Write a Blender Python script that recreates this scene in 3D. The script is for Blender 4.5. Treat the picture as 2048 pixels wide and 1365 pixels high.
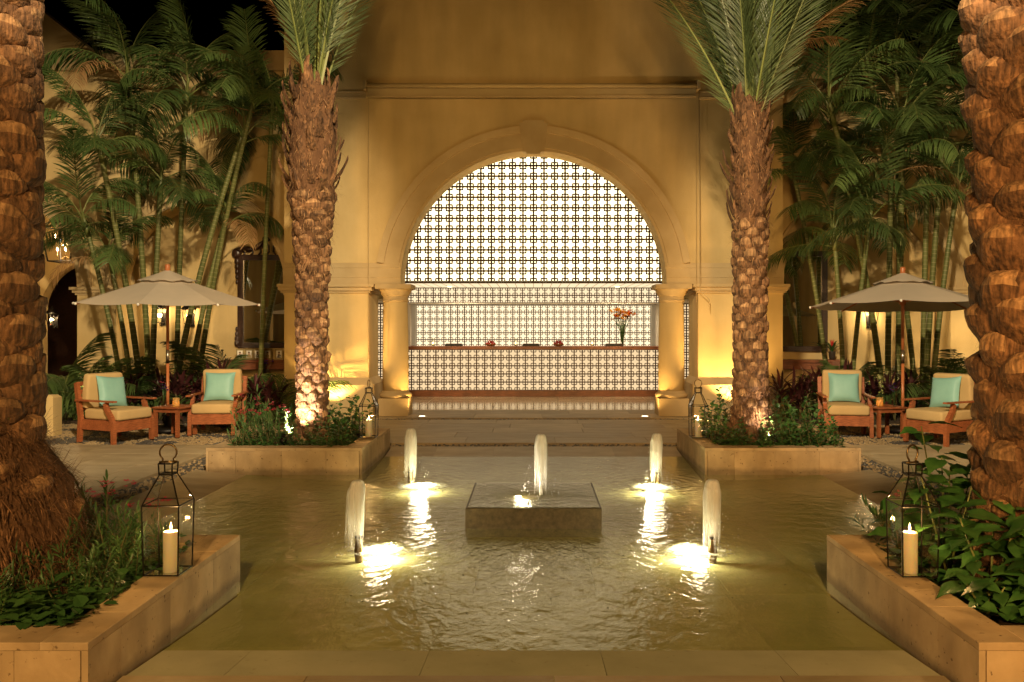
import bpy, math, random
from mathutils import Vector, Matrix
R = math.radians
PI = math.pi
scene = bpy.context.scene
col = scene.collection
for o in list(bpy.data.objects):
    bpy.data.objects.remove(o)

# ------------------------------------------------------------------ camera, night sky, lamps out of frame, exposure
EYE = 1.70                     # camera height over the courtyard paving
FPX, CX, CY = 1650.0, 1067.0, 653.0
cam_d = bpy.data.cameras.new('camera')
cam = bpy.data.objects.new('camera', cam_d)
col.objects.link(cam)
cam_d.sensor_width = 36
cam_d.lens = FPX / 2048 * 36
cam_d.shift_x = -(CX - 1024) / 2048
cam_d.shift_y = -(682.5 - CY) / 2048
cam_d.clip_start = 0.05
cam_d.clip_end = 1500
cam.location = (0, 0, EYE)
cam.rotation_euler = (R(90), 0, 0)
scene.camera = cam

world = bpy.data.worlds.new('World')
scene.world = world
world.use_nodes = True
wn = world.node_tree
bg = wn.nodes['Background']
sky = wn.nodes.new('ShaderNodeTexSky')
sky.sky_type = 'NISHITA'
sky.sun_disc = False
sky.sun_elevation = R(-9)
sky.sun_rotation = R(200)
wn.links.new(sky.outputs[0], bg.inputs[0])
bg.inputs[1].default_value = 0.05

scene.view_settings.view_transform = 'Standard'
scene.view_settings.look = 'None'
scene.view_settings.gamma = 1
scene.view_settings.exposure = 0.24
scene.view_settings.use_curve_mapping = False
cy = scene.cycles
cy.use_denoising = True
try:
    cy.denoiser = 'OPENIMAGEDENOISE'
    cy.denoising_input_passes = 'RGB_ALBEDO_NORMAL'
except Exception:
    pass
cy.max_bounces = 7
cy.diffuse_bounces = 3
cy.glossy_bounces = 4
cy.transmission_bounces = 4
cy.transparent_max_bounces = 14
cy.caustics_reflective = False
cy.caustics_refractive = False
cy.sample_clamp_indirect = 3.0
cy.use_adaptive_sampling = False

WARM = (1.0, 0.70, 0.34)
AMBER = (1.0, 0.60, 0.20)
SOFT = (1.0, 0.78, 0.48)


def spot(name, loc, aim, power, size=60, blend=0.5, color=WARM, radius=0.05):
    l = bpy.data.lights.new(name, 'SPOT')
    l.energy = power
    l.spot_size = R(size)
    l.spot_blend = blend
    l.color = color
    l.shadow_soft_size = radius
    o = bpy.data.objects.new(name, l)
    o.location = loc
    d = Vector(aim) - Vector(loc)
    o.rotation_euler = d.to_track_quat('-Z', 'Y').to_euler()
    col.objects.link(o)
    return o


def point(name, loc, power, color=WARM, radius=0.03):
    l = bpy.data.lights.new(name, 'POINT')
    l.energy = power
    l.color = color
    l.shadow_soft_size = radius
    o = bpy.data.objects.new(name, l)
    o.location = loc
    col.objects.link(o)
    return o


# unseen floodlights added behind the camera to light facade, seats, court and trunks
spot('facade_flood', (0.4, -7.0, 4.2), (0, 15.6, 6.2), 2000, 48, 0.9, (1.0, 0.56, 0.17), 0.9)
spot('seating_flood', (2.0, -2.5, 9.0), (-7.3, 14.0, 2.3), 13500, 33, 0.5, SOFT, 0.2)
spot('seating_flood', (-2.0, -2.5, 9.0), (7.3, 14.0, 2.3), 12000, 33, 0.5, SOFT, 0.2)
spot('court_flood', (0.0, -5.0, 6.2), (0, 7.0, 0.0), 2900, 80, 0.9, (1.0, 0.60, 0.22), 0.3)
spot('trunk_flood', (0.6, -1.5, 2.6), (3.1, 4.7, 2.0), 1250, 50, 0.8, (1.0, 0.50, 0.16), 0.15)
spot('trunk_flood', (-0.6, -1.5, 2.6), (-3.1, 4.7, 1.7), 480, 54, 0.8, (1.0, 0.56, 0.20), 0.15)

# ------------------------------------------------------------------ materials
MATS = {}


def nd(nt, kind, **kw):
    n = nt.nodes.new(kind)
    for k, v in kw.items():
        setattr(n, k, v)
    return n


def pmat(name, c1, c2=None, scale=6.0, rough=0.6, bump=0.0, bscale=40.0, metal=0.0, spec=0.4, rnd=0.0,
         pits=0.0, stretch=(1, 1, 1), trans=0.0, detail=6.0, dist=0.01, sss=0.0, grain=None):
    """A procedural surface: two tones mixed by noise, optional pits, relief and a change of tone from piece to piece."""
    m = bpy.data.materials.new(name)
    m.use_nodes = True
    nt = m.node_tree
    b = nt.nodes['Principled BSDF']
    L = nt.links.new
    b.inputs['Roughness'].default_value = rough
    b.inputs['Metallic'].default_value = metal
    b.inputs['Specular IOR Level'].default_value = spec
    tc = nd(nt, 'ShaderNodeTexCoord')
    mp = nd(nt, 'ShaderNodeMapping')
    mp.inputs['Scale'].default_value = stretch
    L(tc.outputs['Object'], mp.inputs[0])
    vec = mp.outputs[0]
    oi = nd(nt, 'ShaderNodeObjectInfo')
    if rnd > 0:
        add = nd(nt, 'ShaderNodeVectorMath', operation='ADD')
        mul = nd(nt, 'ShaderNodeMath', operation='MULTIPLY')
        mul.inputs[1].default_value = 37.0
        L(oi.outputs['Random'], mul.inputs[0])
        L(vec, add.inputs[0])
        L(mul.outputs[0], add.inputs[1])
        vec = add.outputs[0]
    c2 = c2 or c1
    nz = nd(nt, 'ShaderNodeTexNoise')
    nz.inputs['Scale'].default_value = scale
    nz.inputs['Detail'].default_value = detail
    nz.inputs['Roughness'].default_value = 0.6
    L(vec, nz.inputs['Vector'])
    rp = nd(nt, 'ShaderNodeValToRGB')
    rp.color_ramp.elements[0].position = 0.32
    rp.color_ramp.elements[1].position = 0.68
    rp.color_ramp.elements[0].color = (*c1, 1)
    rp.color_ramp.elements[1].color = (*c2, 1)
    L(nz.outputs['Fac'], rp.inputs[0])
    c = rp.outputs[0]
    hgt = None
    if grain:
        gn = nd(nt, 'ShaderNodeTexNoise')
        gn.inputs['Scale'].default_value = grain[0]
        gn.inputs['Detail'].default_value = 3
        gm = nd(nt, 'ShaderNodeMapping')
        gm.inputs['Scale'].default_value = grain[1]
        L(vec, gm.inputs[0])
        L(gm.outputs[0], gn.inputs['Vector'])
        gr = nd(nt, 'ShaderNodeMapRange')
        gr.inputs[1].default_value = 0.35
        gr.inputs[2].default_value = 0.65
        gr.inputs[3].default_value = 1 - grain[2]
        gr.inputs[4].default_value = 1 + grain[2] * 0.5
        L(gn.outputs['Fac'], gr.inputs[0])
        gx = nd(nt, 'ShaderNodeVectorMath', operation='SCALE')
        L(c, gx.inputs[0])
        L(gr.outputs[0], gx.inputs['Scale'])
        c = gx.outputs[0]
    if rnd > 0:
        mr = nd(nt, 'ShaderNodeMapRange')
        mr.inputs[3].default_value = 1 - rnd
        mr.inputs[4].default_value = 1 + rnd
        L(oi.outputs['Random'], mr.inputs[0])
        sc = nd(nt, 'ShaderNodeVectorMath', operation='SCALE')
        L(c, sc.inputs[0])
        L(mr.outputs[0], sc.inputs['Scale'])
        c = sc.outputs[0]
    if pits > 0:
        vo = nd(nt, 'ShaderNodeTexNoise')
        vo.inputs['Scale'].default_value = 30
        vo.inputs['Detail'].default_value = 3
        L(vec, vo.inputs['Vector'])
        pr = nd(nt, 'ShaderNodeMapRange')
        pr.inputs[1].default_value = 0.66
        pr.inputs[2].default_value = 0.72
        L(vo.outputs['Fac'], pr.inputs[0])
        pm = nd(nt, 'ShaderNodeMath', operation='MULTIPLY')
        pm.inputs[1].default_value = pits
        L(pr.outputs[0], pm.inputs[0])
        mx = nd(nt, 'ShaderNodeMix', data_type='RGBA')
        L(pm.outputs[0], mx.inputs['Factor'])
        L(c, mx.inputs['A'])
        mx.inputs['B'].default_value = (c1[0] * 0.3, c1[1] * 0.27, c1[2] * 0.22, 1)
        c = mx.outputs['Result']
        hgt = pr.outputs[0]
    L(c, b.inputs['Base Color'])
    if bump > 0:
        bn = nd(nt, 'ShaderNodeTexNoise')
        bn.inputs['Scale'].default_value = bscale
        bn.inputs['Detail'].default_value = 5
        L(vec, bn.inputs['Vector'])
        bp = nd(nt, 'ShaderNodeBump')
        bp.inputs['Strength'].default_value = bump
        bp.inputs['Distance'].default_value = dist
        h = bn.outputs['Fac']
        if hgt is not None:
            sb = nd(nt, 'ShaderNodeMath', operation='SUBTRACT')
            L(h, sb.inputs[0])
            L(hgt, sb.inputs[1])
            h = sb.outputs[0]
        L(h, bp.inputs['Height'])
        L(bp.outputs[0], b.inputs['Normal'])
    if trans > 0:
        out = nt.nodes['Material Output']
        tr = nd(nt, 'ShaderNodeBsdfTranslucent')
        L(c, tr.inputs[0])
        ms = nd(nt, 'ShaderNodeMixShader')
        ms.inputs[0].default_value = trans
        L(b.outputs[0], ms.inputs[1])
        L(tr.outputs[0], ms.inputs[2])
        L(ms.outputs[0], out.inputs[0])
    MATS[name] = m
    return m


def emat(name, color, strength):
    m = bpy.data.materials.new(name)
    m.use_nodes = True
    nt = m.node_tree
    nt.nodes.remove(nt.nodes['Principled BSDF'])
    e = nd(nt, 'ShaderNodeEmission')
    e.inputs[0].default_value = (*color, 1)
    e.inputs[1].default_value = strength
    nt.links.new(e.outputs[0], nt.nodes['Material Output'].inputs[0])
    return m


def glassmat(name, tint=(0.96, 0.97, 0.93), refl=1.0, rough=0.0):
    m = bpy.data.materials.new(name)
    m.use_nodes = True
    nt = m.node_tree
    nt.nodes.remove(nt.nodes['Principled BSDF'])
    t = nd(nt, 'ShaderNodeBsdfTransparent')
    t.inputs[0].default_value = (*tint, 1)
    g = nd(nt, 'ShaderNodeBsdfGlossy')
    g.inputs['Roughness'].default_value = rough
    f = nd(nt, 'ShaderNodeFresnel')
    ge = nd(nt, 'ShaderNodeNewGeometry')
    br_ = nd(nt, 'ShaderNodeMapRange')
    br_.inputs[3].default_value = 1.5
    br_.inputs[4].default_value = 1 / 1.5
    nt.links.new(ge.outputs['Backfacing'], br_.inputs[0])
    nt.links.new(br_.outputs[0], f.inputs[0])
    mu = nd(nt, 'ShaderNodeMath', operation='MULTIPLY')
    mu.inputs[1].default_value = refl
    nt.links.new(f.outputs[0], mu.inputs[0])
    ms = nd(nt, 'ShaderNodeMixShader')
    nt.links.new(mu.outputs[0], ms.inputs[0])
    nt.links.new(t.outputs[0], ms.inputs[1])
    nt.links.new(g.outputs[0], ms.inputs[2])
    nt.links.new(ms.outputs[0], nt.nodes['Material Output'].inputs[0])
    return m


def watermat():
    m = bpy.data.materials.new('pool water')
    m.use_nodes = True
    nt = m.node_tree
    L = nt.links.new
    nt.nodes.remove(nt.nodes['Principled BSDF'])
    tc = nd(nt, 'ShaderNodeTexCoord')
    n1 = nd(nt, 'ShaderNodeTexNoise')
    n1.inputs['Scale'].default_value = 6.0
    n1.inputs['Detail'].default_value = 3
    n1.inputs['Distortion'].default_value = 0.9
    mp = nd(nt, 'ShaderNodeMapping')
    mp.inputs['Scale'].default_value = (1.4, 0.75, 1)
    L(tc.outputs['Object'], mp.inputs[0])
    L(mp.outputs[0], n1.inputs['Vector'])
    n2 = nd(nt, 'ShaderNodeTexNoise')
    n2.inputs['Scale'].default_value = 22.0
    n2.inputs['Detail'].default_value = 2
    n2.inputs['Distortion'].default_value = 1.2
    L(mp.outputs[0], n2.inputs['Vector'])
    n3 = nd(nt, 'ShaderNodeTexNoise')
    n3.inputs['Scale'].default_value = 42.0
    n3.inputs['Detail'].default_value = 1
    L(mp.outputs[0], n3.inputs['Vector'])
    a3 = nd(nt, 'ShaderNodeMath', operation='MULTIPLY_ADD')
    a3.inputs[1].default_value = 0.05
    L(n3.outputs['Fac'], a3.inputs[0])
    hf_ = nd(nt, 'ShaderNodeMath', operation='MULTIPLY')
    hf_.inputs[1].default_value = 0.55
    L(n1.outputs['Fac'], hf_.inputs[0])
    L(hf_.outputs[0], a3.inputs[2])
    sx = nd(nt, 'ShaderNodeSeparateXYZ')
    L(tc.outputs['Object'], sx.inputs[0])
    ny_ = nd(nt, 'ShaderNodeMath', operation='MULTIPLY')
    ny_.inputs[1].default_value = -1.0
    L(sx.outputs[1], ny_.inputs[0])
    an = nd(nt, 'ShaderNodeMath', operation='ARCTAN2')
    L(sx.outputs[0], an.inputs[0])
    L(ny_.outputs[0], an.inputs[1])
    ra = nd(nt, 'ShaderNodeVectorMath', operation='LENGTH')
    L(tc.outputs['Object'], ra.inputs[0])
    pv = nd(nt, 'ShaderNodeCombineXYZ')
    a7 = nd(nt, 'ShaderNodeMath', operation='MULTIPLY')
    a7.inputs[1].default_value = 9.0
    L(an.outputs[0], a7.inputs[0])
    r2 = nd(nt, 'ShaderNodeMath', operation='MULTIPLY')
    r2.inputs[1].default_value = 2.2
    L(ra.outputs['Value'], r2.inputs[0])
    L(a7.outputs[0], pv.inputs[0])
    L(r2.outputs[0], pv.inputs[1])
    n4 = nd(nt, 'ShaderNodeTexNoise')
    n4.inputs['Scale'].default_value = 1.5
    n4.inputs['Detail'].default_value = 3
    n4.inputs['Distortion'].default_value = 0.8
    L(pv.outputs[0], n4.inputs['Vector'])
    a4 = nd(nt, 'ShaderNodeMath', operation='MULTIPLY_ADD')
    a4.inputs[1].default_value = 0.75
    L(n4.outputs['Fac'], a4.inputs[0])
    L(a3.outputs[0], a4.inputs[2])
    a3 = a4
    ad = nd(nt, 'ShaderNodeMath', operation='MULTIPLY_ADD')
    ad.inputs[1].default_value = 0.20
    L(n2.outputs['Fac'], ad.inputs[0])
    L(a3.outputs[0], ad.inputs[2])
    # ripples die out towards the shallow sides of the pool
    ln = nd(nt, 'ShaderNodeVectorMath', operation='LENGTH')
    L(tc.outputs['Object'], ln.inputs[0])
    mr = nd(nt, 'ShaderNodeMapRange')
    mr.inputs[1].default_value = 1.2
    mr.inputs[2].default_value = 3.4
    mr.inputs[3].default_value = 1.0
    mr.inputs[4].default_value = 0.35
    L(ln.outputs['Value'], mr.inputs[0])
    bp = nd(nt, 'ShaderNodeBump')
    bp.inputs['Distance'].default_value = 0.027
    L(mr.outputs[0], bp.inputs['Strength'])
    # rings spreading from every jet
    h = ad.outputs[0]
    for (jx, jy) in ((-1.37, -1.30), (1.38, -1.32), (-1.37, 1.54), (1.37, 1.50), (0.07, 0.0)):
        ds = nd(nt, 'ShaderNodeVectorMath', operation='DISTANCE')
        ds.inputs[1].default_value = (jx, jy, 0)
        L(tc.outputs['Object'], ds.inputs[0])
        wb_ = nd(nt, 'ShaderNodeMath', operation='MULTIPLY_ADD')
        wb_.inputs[1].default_value = 0.9
        L(n1.outputs['Fac'], wb_.inputs[0])
        kx = nd(nt, 'ShaderNodeMath', operation='MULTIPLY')
        kx.inputs[1].default_value = 48.0
        L(ds.outputs['Value'], kx.inputs[0])
        L(kx.outputs[0], wb_.inputs[2])
        sn = nd(nt, 'ShaderNodeMath', operation='SINE')
        L(wb_.outputs[0], sn.inputs[0])
        fo = nd(nt, 'ShaderNodeMapRange')
        fo.inputs[1].default_value = 0.10
        fo.inputs[2].default_value = 0.85
        fo.inputs[3].default_value = 0.16
        fo.inputs[4].default_value = 0.0
        L(ds.outputs['Value'], fo.inputs[0])
        pr_ = nd(nt, 'ShaderNodeMath', operation='MULTIPLY_ADD')
        L(sn.outputs[0], pr_.inputs[0])
        L(fo.outputs[0], pr_.inputs[1])
        L(h, pr_.inputs[2])
        h = pr_.outputs[0]
    L(h, bp.inputs['Height'])
    t = nd(nt, 'ShaderNodeBsdfTransparent')
    t.inputs[0].default_value = (0.85, 0.87, 0.60, 1)
    g = nd(nt, 'ShaderNodeBsdfGlossy')
    g.inputs['Roughness'].default_value = 0.14
    L(bp.outputs[0], g.inputs['Normal'])
    f = nd(nt, 'ShaderNodeFresnel')
    ge = nd(nt, 'ShaderNodeNewGeometry')
    br_ = nd(nt, 'ShaderNodeMapRange')
    br_.inputs[3].default_value = 1.55
    br_.inputs[4].default_value = 1 / 1.55
    L(ge.outputs['Backfacing'], br_.inputs[0])
    L(br_.outputs[0], f.inputs[0])
    L(bp.outputs[0], f.inputs['Normal'])
    ms = nd(nt, 'ShaderNodeMixShader')
    L(f.outputs[0], ms.inputs[0])
    L(t.outputs[0], ms.inputs[1])
    L(g.outputs[0], ms.inputs[2])
    L(ms.outputs[0], nt.nodes['Material Output'].inputs[0])
    return m


def veilmat(name, dens, mode):
    """Aerated water: white and half clear. sheet thins out downwards in vertical streaks, core stays dense, foam breaks up outwards."""
    m = bpy.data.materials.new(name)
    m.use_nodes = True
    nt = m.node_tree
    L = nt.links.new
    nt.nodes.remove(nt.nodes['Principled BSDF'])
    tc = nd(nt, 'ShaderNodeTexCoord')
    mp = nd(nt, 'ShaderNodeMapping')
    mp.inputs['Scale'].default_value = (26, 26, 26) if mode == 'foam' else (34, 34, 1.3)
    L(tc.outputs['Object'], mp.inputs[0])
    n = nd(nt, 'ShaderNodeTexNoise')
    n.inputs['Scale'].default_value = 1.0
    n.inputs['Detail'].default_value = 4
    n.inputs['Distortion'].default_value = 1.0 if mode == 'foam' else 0.2
    L(mp.outputs[0], n.inputs['Vector'])
    sp = nd(nt, 'ShaderNodeSeparateXYZ')
    fall = nd(nt, 'ShaderNodeMapRange')
    if mode == 'foam':
        # generated coordinates run 0..1 over the patch: distance from its middle
        sb = nd(nt, 'ShaderNodeVectorMath', operation='SUBTRACT')
        sb.inputs[1].default_value = (0.5, 0.5, 0.5)
        L(tc.outputs['Generated'], sb.inputs[0])
        L(sb.outputs[0], sp.inputs[0])
        cb = nd(nt, 'ShaderNodeCombineXYZ')
        L(sp.outputs[0], cb.inputs[0])
        L(sp.outputs[1], cb.inputs[1])
        ln = nd(nt, 'ShaderNodeVectorMath', operation='LENGTH')
        L(cb.outputs[0], ln.inputs[0])
        L(ln.outputs['Value'], fall.inputs[0])
        fall.inputs[1].default_value = 0.12
        fall.inputs[2].default_value = 0.48
        fall.inputs[3].default_value = 0.72
        fall.inputs[4].default_value = -0.35
    else:
        L(tc.outputs['Generated'], sp.inputs[0])
        L(sp.outputs[2], fall.inputs[0])
        fall.inputs[1].default_value = 0.0
        fall.inputs[2].default_value = 0.85
        fall.inputs[3].default_value = 0.75 if mode == 'core' else -0.04
        fall.inputs[4].default_value = 0.75 if mode == 'core' else 0.62
    ad = nd(nt, 'ShaderNodeMath', operation='ADD')
    mr = nd(nt, 'ShaderNodeMapRange')
    mr.inputs[1].default_value = 0.25
    mr.inputs[2].default_value = 0.75
    mr.inputs[3].default_value = -0.35
    mr.inputs[4].default_value = 0.35
    L(n.outputs['Fac'], mr.inputs[0])
    L(mr.outputs[0], ad.inputs[0])
    L(fall.outputs[0], ad.inputs[1])
    mu = nd(nt, 'ShaderNodeMath', operation='MULTIPLY', use_clamp=True)
    mu.inputs[1].default_value = dens
    L(ad.outputs[0], mu.inputs[0])
    d = nd(nt, 'ShaderNodeBsdfDiffuse')
    d.inputs[0].default_value = (0.92, 0.92, 0.9, 1)
    tl = nd(nt, 'ShaderNodeBsdfTranslucent')
    tl.inputs[0].default_value = (0.92, 0.92, 0.9, 1)
    m1 = nd(nt, 'ShaderNodeMixShader')
    m1.inputs[0].default_value = 0.5
    L(d.outputs[0], m1.inputs[1])
    L(tl.outputs[0], m1.inputs[2])
    t = nd(nt, 'ShaderNodeBsdfTransparent')
    m2 = nd(nt, 'ShaderNodeMixShader')
    L(mu.outputs[0], m2.inputs[0])
    L(t.outputs[0], m2.inputs[1])
    L(m1.outputs[0], m2.inputs[2])
    L(m2.outputs[0], nt.nodes['Material Output'].inputs[0])
    return m


M = {}
M['stucco'] = pmat('cream stucco', (0.55, 0.39, 0.165), (0.65, 0.48, 0.225), 0.9, 0.85, 0.3, 45, spec=0.2, dist=0.008, grain=(2.2, (1, 1, 0.18), 0.13))
M['trim'] = pmat('cast stone trim', (0.46, 0.33, 0.16), (0.54, 0.40, 0.21), 2.0, 0.8, 0.15, 50, spec=0.2, dist=0.004)
M['stone'] = pmat('limestone cladding', (0.42, 0.29, 0.15), (0.54, 0.40, 0.23), 2.5, 0.75, 0.4, 40, spec=0.3, rnd=0.12, pits=0.8, dist=0.005, grain=(5, (1, 1, 0.5), 0.2))
M['paving'] = pmat('paving stone', (0.30, 0.23, 0.13), (0.42, 0.33, 0.20), 2.2, 0.55, 0.35, 24, spec=0.4, rnd=0.14, pits=0.3, dist=0.004, stretch=(1, 2.2, 1))
M['wet'] = pmat('wet pool stone', (0.36, 0.345, 0.22), (0.46, 0.43, 0.28), 1.8, 0.95, 0.25, 20, spec=0.0, rnd=0.03, pits=0.2, dist=0.003)
M['darkstone'] = pmat('honed dark stone', (0.05, 0.038, 0.02), (0.11, 0.082, 0.042), 26, 0.55, 0.25, 90, spec=0.5, dist=0.003)
M['polished'] = pmat('polished marble', (0.50, 0.41, 0.27), (0.58, 0.48, 0.33), 1.5, 0.10, spec=0.6, rnd=0.05)
M['soil'] = pmat('soil', (0.03, 0.02, 0.012), (0.06, 0.04, 0.02), 14, 0.95, 0.8, 30, dist=0.03)
def damp_line(m, level, width):
    """A ragged wet mark left by the pool on stone that stands in it."""
    nt = m.node_tree
    b = nt.nodes['Principled BSDF']
    lk = b.inputs['Base Color'].links[0]
    src = lk.from_socket
    tc = nd(nt, 'ShaderNodeTexCoord')
    sp = nd(nt, 'ShaderNodeSeparateXYZ')
    nt.links.new(tc.outputs['Object'], sp.inputs[0])
    n = nd(nt, 'ShaderNodeTexNoise')
    n.inputs['Scale'].default_value = 7
    n.inputs['Detail'].default_value = 5
    nt.links.new(tc.outputs['Object'], n.inputs['Vector'])
    ma = nd(nt, 'ShaderNodeMath', operation='MULTIPLY_ADD')
    ma.inputs[1].default_value = -width
    nt.links.new(n.outputs['Fac'], ma.inputs[0])
    nt.links.new(sp.outputs[2], ma.inputs[2])
    mr = nd(nt, 'ShaderNodeMapRange')
    mr.inputs[1].default_value = level - width
    mr.inputs[2].default_value = level - width * 0.45
    mr.inputs[3].default_value = 0.55
    mr.inputs[4].default_value = 1.0
    nt.links.new(ma.outputs[0], mr.inputs[0])
    sc = nd(nt, 'ShaderNodeVectorMath', operation='SCALE')
    nt.links.new(src, sc.inputs[0])
    nt.links.new(mr.outputs[0], sc.inputs['Scale'])
    nt.links.new(sc.outputs[0], b.inputs['Base Color'])


damp_line(M['stone'], 0.035, 0.10)
M['ground'] = pmat('ground earth', (0.10, 0.08, 0.05), (0.16, 0.12, 0.08), 2, 0.95)
M['grout'] = pmat('grout', (0.11, 0.09, 0.06), (0.16, 0.13, 0.09), 10, 0.95)
M['peb_tan'] = pmat('tan pebble', (0.24, 0.165, 0.08), (0.38, 0.28, 0.15), 9, 0.5, spec=0.4)
M['peb_dark'] = pmat('dark pebble', (0.045, 0.04, 0.035), (0.10, 0.09, 0.075), 9, 0.45, spec=0.5)
M['lattice'] = pmat('dark lattice wood', (0.035, 0.018, 0.009), (0.06, 0.03, 0.014), 9, 0.5)
M['lattice_warm'] = pmat('brown lattice wood', (0.045, 0.021, 0.009), (0.075, 0.036, 0.015), 9, 0.5)
M['mahogany'] = pmat('mahogany', (0.16, 0.055, 0.025), (0.26, 0.09, 0.04), 5, 0.35, spec=0.5, grain=(6, (1, 14, 14), 0.3))
M['teak'] = pmat('oiled teak', (0.27, 0.078, 0.026), (0.38, 0.12, 0.042), 4, 0.45, spec=0.4, grain=(9, (1.5, 9, 9), 0.35))
M['pole'] = pmat('varnished pole', (0.42, 0.13, 0.04), (0.52, 0.18, 0.06), 4, 0.35, spec=0.5)
M['cushion'] = pmat('tan canvas', (0.50, 0.34, 0.15), (0.56, 0.39, 0.18), 3, 0.9, 0.2, 400, spec=0.1, dist=0.002)
M['pillow'] = pmat('aqua silk', (0.21, 0.42, 0.37), (0.26, 0.49, 0.43), 3, 0.5, 0.15, 14, spec=0.3, dist=0.01)
M['canvas'] = pmat('taupe canvas', (0.60, 0.51, 0.39), (0.66, 0.56, 0.43), 2, 0.9, 0.15, 250, spec=0.1, trans=0.22, dist=0.002)
M['iron'] = pmat('black iron', (0.012, 0.010, 0.009), (0.02, 0.017, 0.014), 9, 0.45, metal=0.6)
M['brass'] = pmat('dark brass', (0.16, 0.11, 0.05), (0.25, 0.17, 0.08), 9, 0.3, metal=0.9)
M['steel'] = pmat('brushed steel', (0.55, 0.5, 0.42), (0.6, 0.55, 0.47), 9, 0.25, metal=1.0)
M['awning'] = pmat('amber awning cloth', (0.50, 0.37, 0.18), (0.55, 0.41, 0.20), 3, 0.8)
M['white'] = pmat('white paint', (0.75, 0.7, 0.6), (0.8, 0.75, 0.65), 3, 0.6)
M['wax'] = pmat('ivory wax', (0.88, 0.80, 0.62), (0.92, 0.84, 0.66), 3, 0.5, trans=0.35)
wb = M['wax'].node_tree.nodes['Principled BSDF']
wb.inputs['Subsurface Weight'].default_value = 0.8
wb.inputs['Subsurface Radius'].default_value = (0.06, 0.03, 0.012)
M['black'] = pmat('black leather', (0.012, 0.011, 0.010), (0.02, 0.018, 0.016), 20, 0.4)
M['carved'] = pmat('carved dark wood', (0.022, 0.010, 0.006), (0.05, 0.022, 0.012), 14, 0.35, spec=0.5)
M['mirror'] = pmat('mirror glass', (0.8, 0.8, 0.75), None, 1, 0.02, metal=1.0)
M['clear'] = glassmat('clear glass', (0.97, 0.97, 0.94), 1.0)
M['goldglass'] = pmat('gold mosaic glass', (0.35, 0.22, 0.07), (0.85, 0.6, 0.22), 45, 0.3, 0.4, 120, trans=0.5, metal=0.0, dist=0.003)
M['water'] = watermat()
M['veil'] = veilmat('falling water', 1.15, 'sheet')
M['jet'] = veilmat('water jet', 1.0, 'core')
M['foam'] = veilmat('foam', 1.2, 'foam')
M['drops'] = veilmat('water drops', 0.8, 'core')
M['areca'] = pmat('areca leaf', (0.055, 0.105, 0.028), (0.12, 0.175, 0.05), 1.2, 0.4, spec=0.45, rnd=0.35, trans=0.25)
M['date'] = pmat('date palm leaf', (0.05, 0.082, 0.028), (0.105, 0.135, 0.05), 1.0, 0.45, spec=0.4, rnd=0.25, trans=0.2)
M['petiole'] = pmat('green petiole', (0.11, 0.14, 0.035), (0.18, 0.19, 0.06), 2, 0.45, rnd=0.2)
M['dryleaf'] = pmat('dry palm leaf', (0.30, 0.16, 0.06), (0.40, 0.24, 0.10), 2, 0.7, trans=0.2)
M['cane'] = pmat('palm cane', (0.085, 0.105, 0.026), (0.15, 0.155, 0.045), 2.5, 0.45, 0.1, 30, rnd=0.2, dist=0.003)
M['ring'] = pmat('cane ring', (0.20, 0.19, 0.085), (0.32, 0.29, 0.14), 6, 0.7)
M['bark'] = pmat('palm fibre', (0.07, 0.032, 0.014), (0.14, 0.068, 0.03), 12, 0.9, 0.8, 40, dist=0.03, stretch=(1, 1, 0.4))
M['boot'] = pmat('leaf base', (0.07, 0.033, 0.014), (0.21, 0.105, 0.046), 7, 0.85, 1.0, 22, rnd=0.30, dist=0.03, grain=(13, (4, 4, 0.6), 0.6))
M['boot_cut'] = pmat('cut leaf base', (0.14, 0.07, 0.03), (0.36, 0.21, 0.10), 9, 0.85, 0.9, 30, rnd=0.28, dist=0.02, grain=(13, (4, 4, 0.6), 0.5))
M['shrub'] = pmat('shrub leaf', (0.026, 0.085, 0.022), (0.075, 0.165, 0.042), 3, 0.38, spec=0.45, rnd=0.35, trans=0.2)
M['oleander'] = pmat('oleander leaf', (0.040, 0.105, 0.032), (0.09, 0.17, 0.052), 3, 0.42, spec=0.4, rnd=0.3, trans=0.2)
M['broad'] = pmat('broad leaf', (0.022, 0.09, 0.020), (0.075, 0.18, 0.042), 9, 0.33, 0.25, 22, spec=0.5, rnd=0.35, trans=0.2, dist=0.01)
M['stem'] = pmat('plant stem', (0.10, 0.085, 0.03), (0.15, 0.12, 0.045), 5, 0.7)
M['cordy'] = pmat('cordyline leaf', (0.032, 0.012, 0.012), (0.085, 0.022, 0.022), 2, 0.4, spec=0.45, rnd=0.45, trans=0.2)
M['pink'] = pmat('pink petal', (0.62, 0.07, 0.13), (0.72, 0.14, 0.20), 12, 0.6, trans=0.6)
M['purple'] = pmat('purple petal', (0.12, 0.04, 0.30), (0.2, 0.08, 0.42), 12, 0.6, trans=0.6)
M['orange'] = pmat('orange petal', (0.85, 0.36, 0.03), (0.95, 0.52, 0.07), 12, 0.6, trans=0.6)
M['red'] = pmat('red petal', (0.5, 0.02, 0.02), (0.6, 0.05, 0.04), 12, 0.5, trans=0.2)
M['apple'] = pmat('red fruit', (0.22, 0.012, 0.012), (0.32, 0.03, 0.02), 6, 0.25, spec=0.6)
M['wicker'] = pmat('wicker', (0.45, 0.25, 0.1), (0.55, 0.33, 0.14), 60, 0.7, 0.5, 80)
M['pot'] = pmat('dark ceramic', (0.05, 0.04, 0.03), (0.07, 0.055, 0.04), 6, 0.35)
M['skin'] = pmat('printed skin tone', (0.45, 0.25, 0.15), None, 4, 0.5)
M['hair'] = pmat('printed hair', (0.03, 0.02, 0.015), None, 4, 0.5)
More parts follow.
